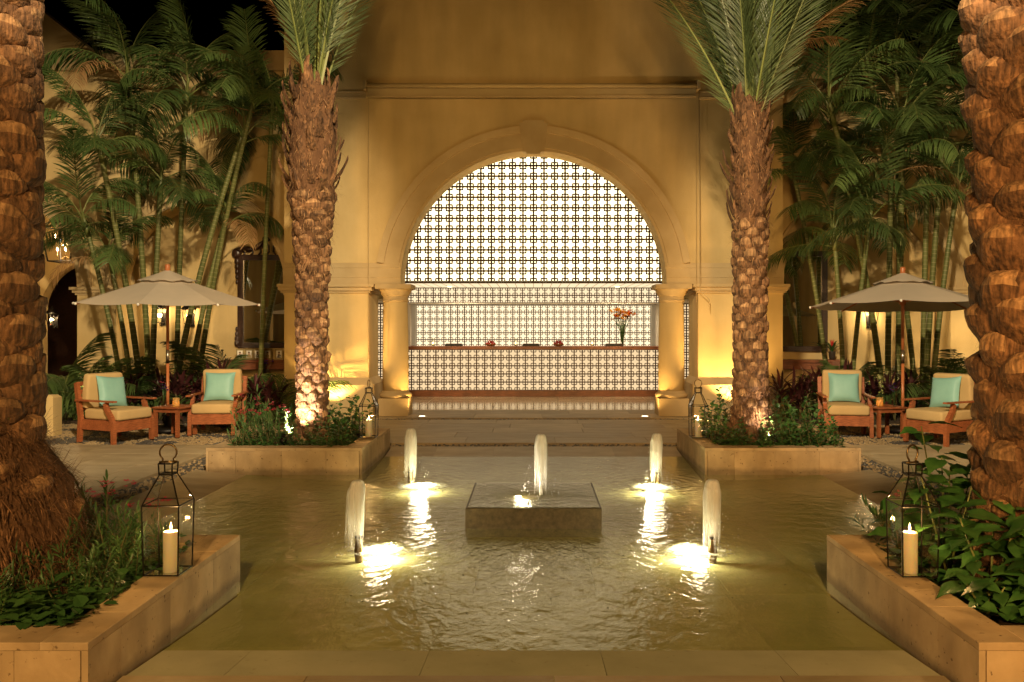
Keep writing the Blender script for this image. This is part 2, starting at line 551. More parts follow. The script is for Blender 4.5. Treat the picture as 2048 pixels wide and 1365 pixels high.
M['mat_gold'] = pmat('gilt frame', (0.30, 0.22, 0.09), (0.38, 0.28, 0.12), 12, 0.4, metal=0.3)
M['glow_top'] = emat('backlit onyx high', (1.0, 0.80, 0.45), 3.0)
M['glow_band'] = emat('backlit onyx band', (1.0, 0.77, 0.47), 1.0)
M['glow_back'] = emat('backlit onyx back', (1.0, 0.78, 0.48), 1.25)
M['glow_desk'] = emat('backlit onyx desk', (1.0, 0.72, 0.40), 0.86)
M['flame'] = emat('candle flame', (1.0, 0.62, 0.22), 22)
M['bulb'] = emat('lamp bulb', (1.0, 0.72, 0.36), 28)
M['lens'] = emat('underwater lamp lens', (1.0, 0.86, 0.58), 12)
M['groundlens'] = emat('ground lamp lens', (1.0, 0.80, 0.48), 5)


# ------------------------------------------------------------------ mesh helpers
class MB:
    def __init__(self):
        self.v, self.f, self.mi, self.cur = [], [], [], 0

    def add(self, vs, fs):
        n = len(self.v)
        self.v.extend(vs)
        for f in fs:
            self.f.append(tuple(i + n for i in f))
            self.mi.append(self.cur)
        return self

    def box(self, x0, x1, y0, y1, z0, z1):
        return self.add([(x0, y0, z0), (x1, y0, z0), (x1, y1, z0), (x0, y1, z0), (x0, y0, z1), (x1, y0, z1), (x1, y1, z1), (x0, y1, z1)],
                        [(3, 2, 1, 0), (4, 5, 6, 7), (0, 1, 5, 4), (1, 2, 6, 5), (2, 3, 7, 6), (3, 0, 4, 7)])

    def cbox(self, x0, x1, y0, y1, z0, z1, c=0.006):
        """A box with chamfered top edges."""
        vs = [(x0, y0, z0), (x1, y0, z0), (x1, y1, z0), (x0, y1, z0),
              (x0, y0, z1 - c), (x1, y0, z1 - c), (x1, y1, z1 - c), (x0, y1, z1 - c),
              (x0 + c, y0 + c, z1), (x1 - c, y0 + c, z1), (x1 - c, y1 - c, z1), (x0 + c, y1 - c, z1)]
        fs = [(3, 2, 1, 0), (8, 9, 10, 11)]
        for i in range(4):
            j = (i + 1) % 4
            fs += [(i, j, 4 + j, 4 + i), (4 + i, 4 + j, 8 + j, 8 + i)]
        return self.add(vs, fs)

    def tube(self, pts, rad, n=6, cap=True, mats=None):
        pts = [Vector(p) for p in pts]
        if not isinstance(rad, (list, tuple)):
            rad = [rad] * len(pts)
        vs, fs = [], []
        prev = None
        for i, p in enumerate(pts):
            t = (pts[min(i + 1, len(pts) - 1)] - pts[max(i - 1, 0)])
            t = t.normalized() if t.length > 1e-9 else Vector((0, 0, 1))
            if prev is None:
                a = Vector((1, 0, 0)) if abs(t.x) < 0.8 else Vector((0, 1, 0))
                u = (a - t * a.dot(t)).normalized()
            else:
                u = (prev - t * prev.dot(t))
                u = u.normalized() if u.length > 1e-9 else Vector((1, 0, 0))
            prev = u
            w = t.cross(u)
            for k in range(n):
                q = p + (u * math.cos(2 * PI * k / n) + w * math.sin(2 * PI * k / n)) * rad[i]
                vs.append(tuple(q))
        base = len(self.v)
        self.v.extend(vs)
        for i in range(len(pts) - 1):
            for k in range(n):
                k2 = (k + 1) % n
                self.f.append((base + i * n + k, base + i * n + k2, base + (i + 1) * n + k2, base + (i + 1) * n + k))
                self.mi.append(mats[i] if mats else self.cur)
        if cap:
            self.f.append(tuple(base + k for k in reversed(range(n))))
            self.mi.append(self.cur)
            self.f.append(tuple(base + (len(pts) - 1) * n + k for k in range(n)))
            self.mi.append(self.cur)
        return self

    def lathe(self, prof, n=20, cx=0, cy=0, cap=True):
        vs, fs = [], []
        for (r, z) in prof:
            for k in range(n):
                vs.append((cx + r * math.cos(2 * PI * k / n), cy + r * math.sin(2 * PI * k / n), z))
        for i in range(len(prof) - 1):
            for k in range(n):
                k2 = (k + 1) % n
                fs.append((i * n + k, i * n + k2, (i + 1) * n + k2, (i + 1) * n + k))
        if cap:
            fs.append(tuple(reversed(range(n))))
            fs.append(tuple((len(prof) - 1) * n + k for k in range(n)))
        return self.add(vs, fs)

    def blob(self, c, r, n=6, m=4, sq=(1, 1, 1)):
        prof = []
        vs, fs = [], []
        for i in range(1, m):
            a = PI * i / m
            for k in range(n):
                b = 2 * PI * k / n
                vs.append((c[0] + r * sq[0] * math.sin(a) * math.cos(b), c[1] + r * sq[1] * math.sin(a) * math.sin(b), c[2] - r * sq[2] * math.cos(a)))
        lo, hi = len(vs), len(vs) + 1
        vs += [(c[0], c[1], c[2] - r * sq[2]), (c[0], c[1], c[2] + r * sq[2])]
        for k in range(n):
            k2 = (k + 1) % n
            fs.append((lo, k2, k))
            fs.append((hi, (m - 2) * n + k, (m - 2) * n + k2))
            for i in range(m - 2):
                fs.append((i * n + k, i * n + k2, (i + 1) * n + k2, (i + 1) * n + k))
        return self.add(vs, fs)

    def prism(self, poly, y0, y1):
        """Extrude an outline given in x,z along y."""
        n = len(poly)
        vs = [(x, y0, z) for x, z in poly] + [(x, y1, z) for x, z in poly]
        fs = [tuple(range(n)), tuple(reversed(range(n, 2 * n)))]
        for i in range(n):
            j = (i + 1) % n
            fs.append((i, i + n, j + n, j))
        return self.add(vs, fs)

    def mesh(self, name, mats, smooth=False, fixn=False):
        me = bpy.data.meshes.new(name)
        me.from_pydata(self.v, [], self.f)
        if not isinstance(mats, (list, tuple)):
            mats = [mats]
        for m in mats:
            me.materials.append(m)
        if len(mats) > 1:
            me.polygons.foreach_set('material_index', self.mi)
        if smooth:
            me.polygons.foreach_set('use_smooth', [True] * len(me.polygons))
        me.update()
        return me

    def build(self, name, mats, parent=None, smooth=False, loc=None):
        return put(name, self.mesh(name, mats, smooth), parent, loc)


def put(name, me, parent=None, loc=None, rot=None, scl=None):
    o = bpy.data.objects.new(name, me)
    col.objects.link(o)
    if parent is not None:
        o.parent = parent
    if loc is not None:
        o.location = loc
    if rot is not None:
        o.rotation_euler = rot
    if scl is not None:
        o.scale = scl if isinstance(scl, (tuple, list, Vector)) else (scl, scl, scl)
    return o


def tag(o, label=None, cat=None, group=None, kind=None):
    if label:
        o['label'] = label
    if cat:
        o['category'] = cat
    if group:
        o['group'] = group
    if kind:
        o['kind'] = kind
    return o


def thing(name, label, cat, loc=(0, 0, 0), rz=0.0, group=None):
    o = bpy.data.objects.new(name, None)
    o.empty_display_size = 0.1
    col.objects.link(o)
    o.location = loc
    o.rotation_euler = (0, 0, rz)
    return tag(o, label, cat, group)


KIDS = {}


def copy_tree(o, parent=None):
    c = o.copy()
    col.objects.link(c)
    if parent is not None:
        c.parent = parent
    for ch in list(o.children):
        copy_tree(ch, c)
    return c


def at(px, py, Y):
    return Vector(((px - CX) * Y / FPX, Y, EYE - (py - CY) * Y / FPX))


def smooth_by(o, ang=40):
    pass


# ------------------------------------------------------------------ the setting: ground, paving, pool
rng = random.Random(7)
g = MB()
g.add([(-150, -60, -0.45), (150, -60, -0.45), (150, 240, -0.45), (-150, 240, -0.45)], [(0, 1, 2, 3)])
tag(g.build('ground', M['ground']), kind='structure')

WZ = -0.05                      # water level
PX0, PX1 = 2.02, 3.86           # planters, across
PN0, PN1 = 3.74, 5.68           # near planters, along
PR0, PR1 = 9.72, 11.62          # rear planters, along

SLAB = {}


def slab_mesh(w, l, mat):
    k = (round(w, 3), round(l, 3), mat)
    q = 0.0007 if mat == 'wet' else 0.002
    if k not in SLAB:
        SLAB[k] = MB().cbox(-w / 2 + q, w / 2 - q, -l / 2 + q, l / 2 - q, -0.05, 0, q * 2).mesh('paving_slab', M[mat])
    return SLAB[k]


def pave(parent, x0, x1, y0, y1, w, l, mat='paving', z=0.0, along='x', holes=()):
    """Lay slabs in staggered rows between the limits, each slab a piece of its own."""
    rows = max(1, round((y1 - y0) / l))
    lh = (y1 - y0) / rows
    for r in range(rows):
        cyy = y0 + (r + 0.5) * lh
        xs = [x0]
        x = x0 + w * (0.35 + 0.5 * rng.random())
        while x < x1 - 0.3 * w:
            xs.append(x)
            x += w * rng.uniform(0.85, 1.15) if w > 0.4 else w
        xs.append(x1)
        for a, b in zip(xs, xs[1:]):
            a2, b2 = round(a, 2), round(b, 2)
            if any(h[0] < (a2 + b2) / 2 < h[1] and h[2] < cyy < h[3] for h in holes):
                continue
            put('paving_slab', slab_mesh(b2 - a2, lh, mat), parent, ((a2 + b2) / 2, cyy, z + rng.uniform(-0.0012, 0.0012)))


court = MB().box(-12, -4.36, -4, 14.6, -0.30, -0.056).box(4.36, 12, -4, 14.6, -0.30, -0.056).box(-4.36, 4.36, 12.0, 16.75, -0.30, -0.056) \
    .box(-4.36, -4.0, -4, 12.0, -0.30, -0.052).box(4.0, 4.36, -4, 12.0, -0.30, -0.052).box(-4.0, 4.0, 11.62, 12.0, -0.30, -0.052) \
    .box(-4.0, 4.0, -4, 3.6, -0.30, -0.056)
pavement = tag(court.build('courtyard_pavement', M['grout']), kind='structure')
pave(pavement, -9.4, -4.38, 1.5, 11.85, 1.15, 0.86)
pave(pavement, 4.38, 9.4, 1.5, 11.85, 1.15, 0.86)
pave(pavement, -4.38, 4.38, 12.02, 15.02, 1.35, 0.60)
pave(pavement, -4.38, 4.38, 15.32, 16.74, 1.35, 0.71)
pave(pavement, -4.0, 4.0, 2.3, 3.7, 1.35, 0.70)
pave(pavement, -4.0, 4.0, 11.62, 11.68, 1.8, 0.06)

# pool: a flat bottom and four sloping stone aprons between the planters
ZB = -0.125
pool = tag(MB().box(-4.0, 4.0, 3.62, 11.62, -0.40, ZB - 0.053).build('pool_floor', M['wet']), kind='structure')
pave(pool, -2.0, 2.0, 5.62, 9.78, 0.92, 0.83, 'wet', ZB)


def sloped(parent, pts, mat, th=0.05):
    """One slab of an apron: four corners given, a little gap all round, thickness below."""
    c = sum((Vector(p) for p in pts), Vector()) / 4
    top = []
    for p in pts:
        p = Vector(p)
        d = (c - p)
        d.z = 0
        top.append(p + d.normalized() * (0.002 if p.z > -0.05 else 0.0006))
    vs = [tuple(p - c) for p in top] + [tuple(p - c - Vector((0, 0, th))) for p in top]
    MB().add(vs, [(0, 1, 2, 3), (7, 6, 5, 4), (0, 4, 5, 1), (1, 5, 6, 2), (2, 6, 7, 3), (3, 7, 4, 0)]).build('paving_slab', M[mat], parent, loc=c)


def apron_x(s):
    xs = [2.0, 2.85, 3.38, 4.0]
    zs = [ZB, ZB + (xs[1] - 2) * 0.035, ZB + 0.075, 0.0]
    ys = [5.62, 6.35, 7.25, 8.1, 9.05, 9.78]
    for i in range(3):
        for a, b in zip(ys, ys[1:]):
            if s > 0:
                pts = [(xs[i], a, zs[i]), (xs[i + 1], a, zs[i + 1]), (xs[i + 1], b, zs[i + 1]), (xs[i], b, zs[i])]
            else:
                pts = [(-xs[i + 1], a, zs[i + 1]), (-xs[i], a, zs[i]), (-xs[i], b, zs[i]), (-xs[i + 1], b, zs[i + 1])]
            sloped(pool, pts, 'wet' if i < 2 else 'paving')


apron_x(1)
apron_x(-1)
for (ya, yb, za, zb, mt) in ((3.70, 4.02, 0.0, -0.002, 'paving'), (4.03, 4.52, -0.012, -0.056, 'wet'), (4.52, 5.05, -0.056, -0.098, 'wet'), (5.05, 5.62, -0.098, ZB, 'wet')):
    xs = [-2.0, -1.52, -0.56, 0.36, 1.3, 2.0] if ya > 4 else [-2.0, -1.1, 0.1, 1.2, 2.0]
    for a, b in zip(xs, xs[1:]):
        sloped(pool, [(a, ya, za), (b, ya, za), (b, yb, zb), (a, yb, zb)], mt)
for (ya, yb, za, zb, mt) in ((9.78, 11.08, ZB, -0.05, 'wet'), (11.08, 11.62, -0.05, 0.0, 'paving')):
    xs = [-2.0, -1.35, -0.55, 0.2, 1.1, 2.0]
    for a, b in zip(xs, xs[1:]):
        sloped(pool, [(a, ya, za), (b, ya, za), (b, yb, zb), (a, yb, zb)], mt)

w = MB()
nx, ny = 30, 30
for j in range(ny + 1):
    for i in range(nx + 1):
        w.v.append((-3.75 + 7.5 * i / nx, -3.35 + 6.95 * j / ny, 0))
for j in range(ny):
    for i in range(nx):
        a = j * (nx + 1) + i
        w.f.append((a, a + 1, a + nx + 2, a + nx + 1))
        w.mi.append(0)
tag(w.build('water', M['water'], loc=(0, 7.7, WZ)), kind='structure')


fl = MB()
rf = random.Random(21)
for _ in range(120):
    x, y = rf.uniform(-1.9, 1.9), rf.uniform(5.0, 10.9)
    if abs(x) < 0.65 and abs(y - 7.7) < 0.65:
        continue
    a, q = rf.uniform(0, 6.28), rf.uniform(0.008, 0.02)
    dx_, dy_ = q * math.cos(a), q * math.sin(a)
    fl.add([(x - dx_, y - dy_, 0), (x + dy_ * 0.4, y - dx_ * 0.4, 0.003), (x + dx_, y + dy_, 0.001), (x - dy_ * 0.4, y + dx_ * 0.4, 0.002)], [(0, 1, 2, 3)])
tag(fl.build('fallen_leaves', M['soil'], loc=(0, 0, WZ + 0.002)), 'small dark leaf bits floating on the pool', 'fallen leaves', kind='stuff')

# pebbles
def pebbles(name, regions, dens, pattern, size=(0.018, 0.034)):
    b = MB()
    r = random.Random(hash(name) % 1000 if False else len(name))
    for (x0, x1, y0, y1) in regions:
        n = int((x1 - x0) * (y1 - y0) * dens)
        for _ in range(n):
            x, y = r.uniform(x0, x1), r.uniform(y0, y1)
            s = r.uniform(*size)
            a = r.uniform(0, PI)
            e = r.uniform(0.55, 0.9)
            h = s * r.uniform(0.5, 0.9)
            vs = []
            for k in range(5):
                t = 2 * PI * k / 5
                px, py = s * math.cos(t), s * e * math.sin(t)
                vs.append((x + px * math.cos(a) - py * math.sin(a), y + px * math.sin(a) + py * math.cos(a), -0.046))
            for k in range(5):
                t = 2 * PI * k / 5
                px, py = s * 0.72 * math.cos(t), s * 0.72 * e * math.sin(t)
                vs.append((x + px * math.cos(a) - py * math.sin(a), y + px * math.sin(a) + py * math.cos(a), -0.030 + h * 0.7))
            vs.append((x, y, -0.030 + h))
            b.cur = 1 if pattern(x, y, r) else 0
            fs = []
            for k in range(5):
                k2 = (k + 1) % 5
                fs += [(k, k2, 5 + k2, 5 + k), (5 + k, 5 + k2, 10)]
            b.add(vs, fs)
    o = b.build(name, [M['peb_tan'], M['peb_dark']], smooth=True)
    return tag(o, kind='stuff')


pebbles('pebble_strip', [(-4.34, -4.01, 4.5, 12.0), (4.01, 4.34, 4.5, 12.0), (-4.0, 4.0, 11.70, 11.99), (-4.36, 4.36, 15.04, 15.30)],
        700, lambda x, y, r: r.random() < 0.55)


def curl(x, y, r):
    ax = abs(x)
    d = 9
    for (cx_, cy_, ra, rb, a0) in ((5.15, 12.35, 0.62, 0.10, 0), (6.7, 12.0, 0.55, 0.13, 1), (5.9, 13.6, 0.8, 0.1, 2), (7.6, 13.0, 0.7, 0.12, 0)):
        q = math.hypot(ax - cx_, (y - cy_) * 1.0)
        if abs(q - ra) < rb:
            return r.random() < 0.93
    if math.hypot(ax - 5.45, y - 12.1) < 0.22 or math.hypot(ax - 7.0, y - 12.4) < 0.4:
        return r.random() < 0.93
    return r.random() < 0.10


pebbles('pebble_mosaic', [(-9.0, -4.38, 11.87, 14.5), (4.38, 9.0, 11.87, 14.5)], 1000, curl, (0.018, 0.032))
soilb = MB().box(-9.6, -4.4, 14.52, 17.6, -0.3, 0.03).box(4.4, 9.6, 14.52, 17.6, -0.3, 0.03)
tag(soilb.build('planting_bed_soil', M['soil']), kind='structure')


# ------------------------------------------------------------------ stone planters
def planter(name_label, x0, x1, y0, y1, seed):
    r = random.Random(seed)
    cxp, cyp = (x0 + x1) / 2, (y0 + y1) / 2
    t = thing('stone_planter', name_label, 'planter', (cxp, cyp, 0), group='stone planters around the pool')
    hx, hy = (x1 - x0) / 2, (y1 - y0) / 2
    H, cw, ct = 0.265, 0.22, 0.035
    zb = -0.22

    def panels(axis, s):
        half = hx if axis == 'x' else hy
        cuts = [-half]
        p = -half + r.uniform(0.3, 0.5)
        while p < half - 0.28:
            cuts.append(p)
            p += r.uniform(0.46, 0.62)
        cuts.append(half)
        for a, b in zip(cuts, cuts[1:]):
            gp = 0.0012
            if axis == 'x':
                e = 0.035 if a == -half else gp
                f = 0.035 if b == half else gp
                mb = MB().box(a + e, b - f, s * hy - 0.03 if s > 0 else s * hy, s * hy if s > 0 else s * hy + 0.03, zb, H - ct - 0.002)
            else:
                mb = MB().box(s * hx - 0.03 if s > 0 else s * hx, s * hx if s > 0 else s * hx + 0.03, a + gp, b - gp, zb, H - ct - 0.002)
            o = mb.build('stone_panel', M['stone'], t)
        cuts2 = [-half + (cw if axis == 'x' else 0)]
        p = cuts2[0] + r.uniform(0.35, 0.6)
        end = half - (cw if axis == 'x' else 0)
        while p < end - 0.3:
            cuts2.append(p)
            p += r.uniform(0.5, 0.75)
        cuts2.append(end)
        for a, b in zip(cuts2, cuts2[1:]):
            if axis == 'x':
                y_a, y_b = (s * hy - cw, s * hy) if s > 0 else (s * hy, s * hy + cw)
                MB().cbox(a + 0.001, b - 0.001, y_a, y_b, H - ct, H, 0.003).build('coping_stone', M['stone'], t)
            else:
                x_a, x_b = (s * hx - cw, s * hx) if s > 0 else (s * hx, s * hx + cw)
                MB().cbox(x_a, x_b, a + 0.001, b - 0.001, H - ct, H, 0.003).build('coping_stone', M['stone'], t)

    for ax in ('x', 'y'):
        for s in (-1, 1):
            panels(ax, s)
    MB().box(-hx + 0.035, hx - 0.035, -hy + 0.035, hy - 0.035, zb, H - 0.075).build('soil', M['soil'], t)
    return t


planter('left near stone planter holding pink oleander and a thick palm trunk', -PX1, -PX0, PN0, PN1, 1)
planter('right near stone planter holding big glossy leaves and an orange lit palm trunk', PX0, PX1, PN0, PN1, 2)
planter('left rear stone planter with red flowers beside the uplit palm', -PX1, -PX0, PR0, PR1, 3)
planter('right rear stone planter of dense green shrubs beneath the palm by the right seats', PX0, PX1, PR0, PR1, 4)


# ------------------------------------------------------------------ reception building
def arch_wall(mb, x0, x1, z0, z1, cx_, r, spring, y0, y1, n=40, gable=None):
    """Wall between y0 and y1 with a round-headed opening of radius r that runs down to z0."""
    mb.box(x0, cx_ - r, y0, y1, z0, z1)
    mb.box(cx_ + r, x1, y0, y1, z0, z1)
    pts = [(cx_ - r * math.cos(PI * i / n), spring + r * math.sin(PI * i / n)) for i in range(n + 1)]
    for (xa, za), (xb, zb_) in zip(pts, pts[1:]):
        vs = [(xa, y0, za), (xb, y0, zb_), (xb, y0, z1), (xa, y0, z1), (xa, y1, za), (xb, y1, zb_), (xb, y1, z1), (xa, y1, z1)]
        mb.add(vs, [(0, 1, 2, 3), (7, 6, 5, 4), (0, 4, 5, 1), (3, 2, 6, 7)])


def arch_band(prof, cx_, spring, y0, n=48, a0=0.0, a1=PI):
    """A moulded ring: profile points (radius, how far it stands proud) swept along the arch."""
    b = MB()
    k = len(prof)
    for i in range(n + 1):
        a = a0 + (a1 - a0) * i / n
        for (r, pr) in prof:
            b.v.append((cx_ - r * math.cos(a), y0 - pr, spring + r * math.sin(a)))
    for i in range(n):
        for j in range(k - 1):
            p = i * k + j
            b.f.append((p, p + 1, p + k + 1, p + k))
            b.mi.append(0)
    b.f.append(tuple(range(k)))
    b.mi.append(0)
    b.f.append(tuple(n * k + j for j in reversed(range(k))))
    b.mi.append(0)
    return b


def hband(x0, x1, prof, y0):
    """A straight moulding: profile points (z, proud) along x with end caps, on a wall face at y0."""
    b = MB()
    k = len(prof)
    for x in (x0, x1):
        for (z, pr) in prof:
            b.v.append((x, y0 - pr, z))
    for j in range(k - 1):
        b.f.append((j, j + k, j + k + 1, j + 1))
        b.mi.append(0)
    b.f.append(tuple(reversed(range(k))))
    b.f.append(tuple(range(k, 2 * k)))
    b.mi += [0, 0]
    return b


FY = 15.62                      # facade front
AR, ASP = 2.52, 2.50
bld = thing('reception_building', 'tall cream reception building with a glowing lattice arch behind the pool', 'building', (0, 0, 0))
fw = MB()
arch_wall(fw, -4.72, 4.72, ASP, 9.6, 0, AR, ASP, FY, FY + 0.55, 56)
fw.build('facade_wall', M['stucco'], bld)
side = MB().box(-4.72, -4.30, FY + 0.551, 24, 0, 9.6)
side.build('side_wall', M['stucco'], bld)
MB().box(4.30, 4.72, FY + 0.551, 24, 0, 9.6).build('side_wall', M['stucco'], bld)
arch_band([(AR - 0.001, -0.1), (AR + 0.002, 0.012), (AR + 0.05, 0.016), (AR + 0.055, 0.035), (AR + 0.33, 0.035), (AR + 0.335, 0.06), (AR + 0.40, 0.075),
           (AR + 0.46, 0.085), (AR + 0.47, 0.0)], 0, ASP, FY, 60, 0.137, PI - 0.137).build('archivolt', M['trim'], bld)
MB().prism([(-0.20, 4.98), (0.20, 4.98), (0.27, 5.52), (-0.27, 5.52)], FY - 0.13, FY + 0.05).prism([(-0.13, 4.93), (0.13, 4.93), (0.20, 5.56), (-0.20, 5.56)], FY - 0.17, FY - 0.132) \
    .build('keystone', M['trim'], bld)
for s in (-1, 1):
    xa, xb = (-4.74, -2.515) if s < 0 else (2.515, 4.74)
    hband(xa, xb, [(2.502, 0.0), (2.502, 0.012), (2.62, 0.012), (2.622, 0.02), (2.80, 0.02), (2.805, 0.028), (2.895, 0.028), (2.90, 0.0)], FY).build('impost_band', M['trim'], bld)
    # upper string course
    xa, xb = (-4.74, -3.17) if s < 0 else (3.12, 4.74)
    hband(xa, xb, [(6.00, 0.0), (6.005, 0.03), (6.03, 0.04), (6.035, 0.02), (6.12, 0.02), (6.125, 0.035), (6.15, 0.035), (6.155, 0.0)], FY).build('string_course', M['trim'], bld)
    # pier with its plinth and cap
    p0, p1 = sorted((s * 3.12, s * 4.72))
    pier = MB().box(p0, p1, FY + 0.002, FY + 0.95, 0.62, ASP - 0.001).build('pier', M['stucco'], bld)
    q0, q1 = p0 - 0.10, p1 + 0.10
    pl = MB().box(q0, q1, FY - 0.12, FY + 1.05, 0, 0.60)
    pl.add([(q0, FY - 0.12, 0.60), (q1, FY - 0.12, 0.60), (p1, FY + 0.001, 0.72), (p0, FY + 0.001, 0.72), (q0, FY + 1.05, 0.60), (q1, FY + 1.05, 0.60), (p1, FY + 0.95, 0.72), (p0, FY + 0.95, 0.72)],
           [(0, 1, 2, 3), (1, 5, 6, 2), (4, 0, 3, 7), (5, 4, 7, 6)])
    pl.build('pier_plinth', M['trim'], pier)
    cp = MB()
    for (z0, z1, e) in ((2.33, 2.37, 0.03), (2.372, 2.44, 0.07), (2.442, 2.498, 0.11)):
        cp.box(p0 - e, p1 + e, FY - e, FY + 0.95, z0, z1)
    cp.build('pier_cap', M['trim'], pier)
    # free-standing column
    cxn, cyn = s * 2.66, FY + 0.29
    shaft = MB().lathe([(0.245, 0.46), (0.25, 0.9), (0.245, 1.5), (0.232, 2.14), (0.232, 2.2)], 36, cxn, cyn).build('column', M['stucco'], bld, True)
    MB().box(cxn - 0.285, cxn + 0.285, cyn - 0.285, cyn + 0.285, 0, 0.33).build('plinth', M['trim'], shaft)
    MB().lathe([(0.27, 0.331), (0.30, 0.345), (0.315, 0.38), (0.30, 0.415), (0.265, 0.43), (0.26, 0.455), (0.247, 0.47)], 36, cxn, cyn).build('base_moulding', M['trim'], shaft, True)
    cpm = MB().lathe([(0.236, 2.16), (0.255, 2.19), (0.245, 2.21), (0.245, 2.27), (0.27, 2.30), (0.30, 2.37), (0.33, 2.41)], 36, cxn, cyn)
    cpm.box(cxn - 0.34, cxn + 0.34, cyn - 0.31, cyn + 0.31, 2.412, 2.499)
    cpm.build('capital', M['trim'], shaft)

# hall floor, ceiling and walls behind the arch
hall = MB().box(-4.29, 4.29, 16.76, 24, -0.3, -0.052)
hf = tag(hall.build('hall_floor', M['grout']), kind='structure')
pave(hf, -4.28, 4.28, 16.78, 20.0, 1.1, 1.07, 'polished')
MB().box(-4.29, 4.29, 17.08, 20.4, 2.66, 2.74).build('hall_ceiling', M['white'], bld)
MB().box(-2.9, 2.9, 17.15, 20.0, 2.640, 2.652).build('ceiling_light_panel', M['glow_band'], bld)
for k in range(-14, 15):
    MB().box(k * 0.2 - 0.005, k * 0.2 + 0.005, 17.12, 20.0, 2.630, 2.636).build('ceiling_slat', M['white'], bld)
MB().box(-4.29, 4.29, 20.12, 23.9, 2.30, 2.36).build('office_ceiling', M['white'], bld)


def lattice_tile(p, mat, name, bar=0.105, ell=0.075, dep=0.022):
    """One square of the screen: a frame and four rounded corner pieces that leave a cross open."""
    mb = MB()
    h = p / 2 - 0.0004
    t = p * bar / 2
    mb.box(-h, h, 0, dep, -h, -h + t).box(-h, h, 0, dep, h - t, h).box(-h, -h + t, 0, dep, -h + t, h - t).box(h - t, h, 0, dep, -h + t, h - t)
    c, w_ = p * 0.345, p * ell
    for sx in (-1, 1):
        for sz in (-1, 1):
            outer = [(h - t, h - c), (h - c + 0.05 * p, h - c), (h - c, h - c + 0.05 * p), (h - c, h - t)]
            inner = [(h - t, h - c + w_), (h - c + 0.05 * p + w_ * 0.5, h - c + w_), (h - c + w_, h - c + 0.05 * p + w_ * 0.5), (h - c + w_, h - t)]
            n0 = len(mb.v)
            for y in (0.002, dep - 0.002):
                for (x, z) in outer + inner:
                    mb.v.append((sx * x, y, sz * z))
            for i in range(3):
                for f in ((i, i + 1, 5 + i, 4 + i), (8 + i, 12 + i, 13 + i, 9 + i), (i, 8 + i, 9 + i, i + 1), (4 + i, 5 + i, 13 + i, 12 + i)):
                    mb.f.append(tuple(n0 + q for q in f))
                    mb.mi.append(0)
    return mb.mesh(name, M[mat])


def lattice(parent, x0, x1, z0, z1, y, p, mat, keep=None):
    me = lattice_tile(p, mat, 'lattice_tile', *((0.17, 0.135) if mat == 'lattice' else (0.135, 0.09)))
    nxx, nzz = round((x1 - x0) / p), round((z1 - z0) / p)
    for j in range(nzz):
        for i in range(nxx):
            x, z = x0 + (i + 0.5) * p, z0 + (j + 0.5) * p
            if keep and not keep(x, z):
                continue
            put('lattice_tile', me, parent, (x, y, z))


# upper screen behind the arch
scr = thing('lattice_screen', 'backlit arched lattice screen hanging behind the big arch above the desk', 'lattice screen', (0, 16.95, 2.62))
P1 = 0.2165
lattice(scr, -13 * P1, 13 * P1, 0, 12 * P1, 0, P1, 'lattice', lambda x, z: math.hypot(x * 15.9 / 16.95, (z + 0.12) * 0.95) < 2.85)
for k in (-12, -8, -4, 0, 4, 8, 12):
    MB().box(k * P1 - 0.016, k * P1 + 0.016, 0.024, 0.05, 0, 12 * P1 - 0.25 * abs(k) / 4).build('mullion', M['iron'], scr)
MB().box(-13 * P1, 13 * P1, -0.01, 0.1, -0.035, -0.002).build('bottom_rail', M['lattice'], scr)
MB().box(-13 * P1, 13 * P1, 0.07, 0.09, 0.0, 12 * P1).build('light_panel', M['glow_top'], scr)

# bulkhead lattice over the counter and beside it
P2 = 0.1965
bh = thing('lattice_bulkhead', 'brown backlit lattice band above the reception counter opening', 'lattice screen', (0, 20.05, 2.27))
lattice(bh, -17 * P2, 17 * P2, 0, 2 * P2 - 0.04, 0, P2 * 0.92, 'lattice_warm')
MB().box(-3.35, 3.35, 0.05, 0.07, 0, 0.36).build('light_panel', M['glow_band'], bh)
MB().box(-3.1, 3.1, -0.012, 0.10, -0.025, -0.002).build('bottom_rail', M['white'], bh)
for s in (-1, 1):
    sp = thing('lattice_side_panel', 'backlit lattice strip seen between the %s column and its pier' % ('left' if s < 0 else 'right'), 'lattice screen', (s * 3.72, 20.05, 0.28), group='lattice strips beside the counter')
    lattice(sp, -3 * P2, 3 * P2, 0, 10 * P2, 0, P2, 'lattice_warm')
    MB().box(-0.59, 0.59, 0.05, 0.07, 0, 10 * P2).build('light_panel', M['glow_desk'], sp)
    MB().box(s * 3.0, s * 3.14, 20.08, 20.30, 0, 2.23).build('door_jamb', M['white'], bld)
    MB().box(s * 3.14, s * 3.19, 20.03, 20.30, 0, 2.23).build('jamb_trim', M['mahogany'], bld)

# back wall of the office
bk = thing('lattice_back_wall', 'glowing lattice wall far behind the reception counter', 'lattice screen', (0, 23.5, 0.925))
lattice(bk, -17 * P2, 17 * P2, 0, 7 * P2, 0, P2, 'lattice_warm')
MB().box(-17 * P2, 17 * P2, 0.05, 0.07, 0, 7 * P2).build('light_panel', M['glow_back'], bk)
MB().box(-4.2, 4.2, 0.0, 0.06, -0.925, -0.003).build('dado', M['mahogany'], bk)
for s in (-1, 1):
    MB().box(s * 3.36, s * 3.42, 20.31, 23.9, 0, 2.3).build('office_wall', M['white'], bld)

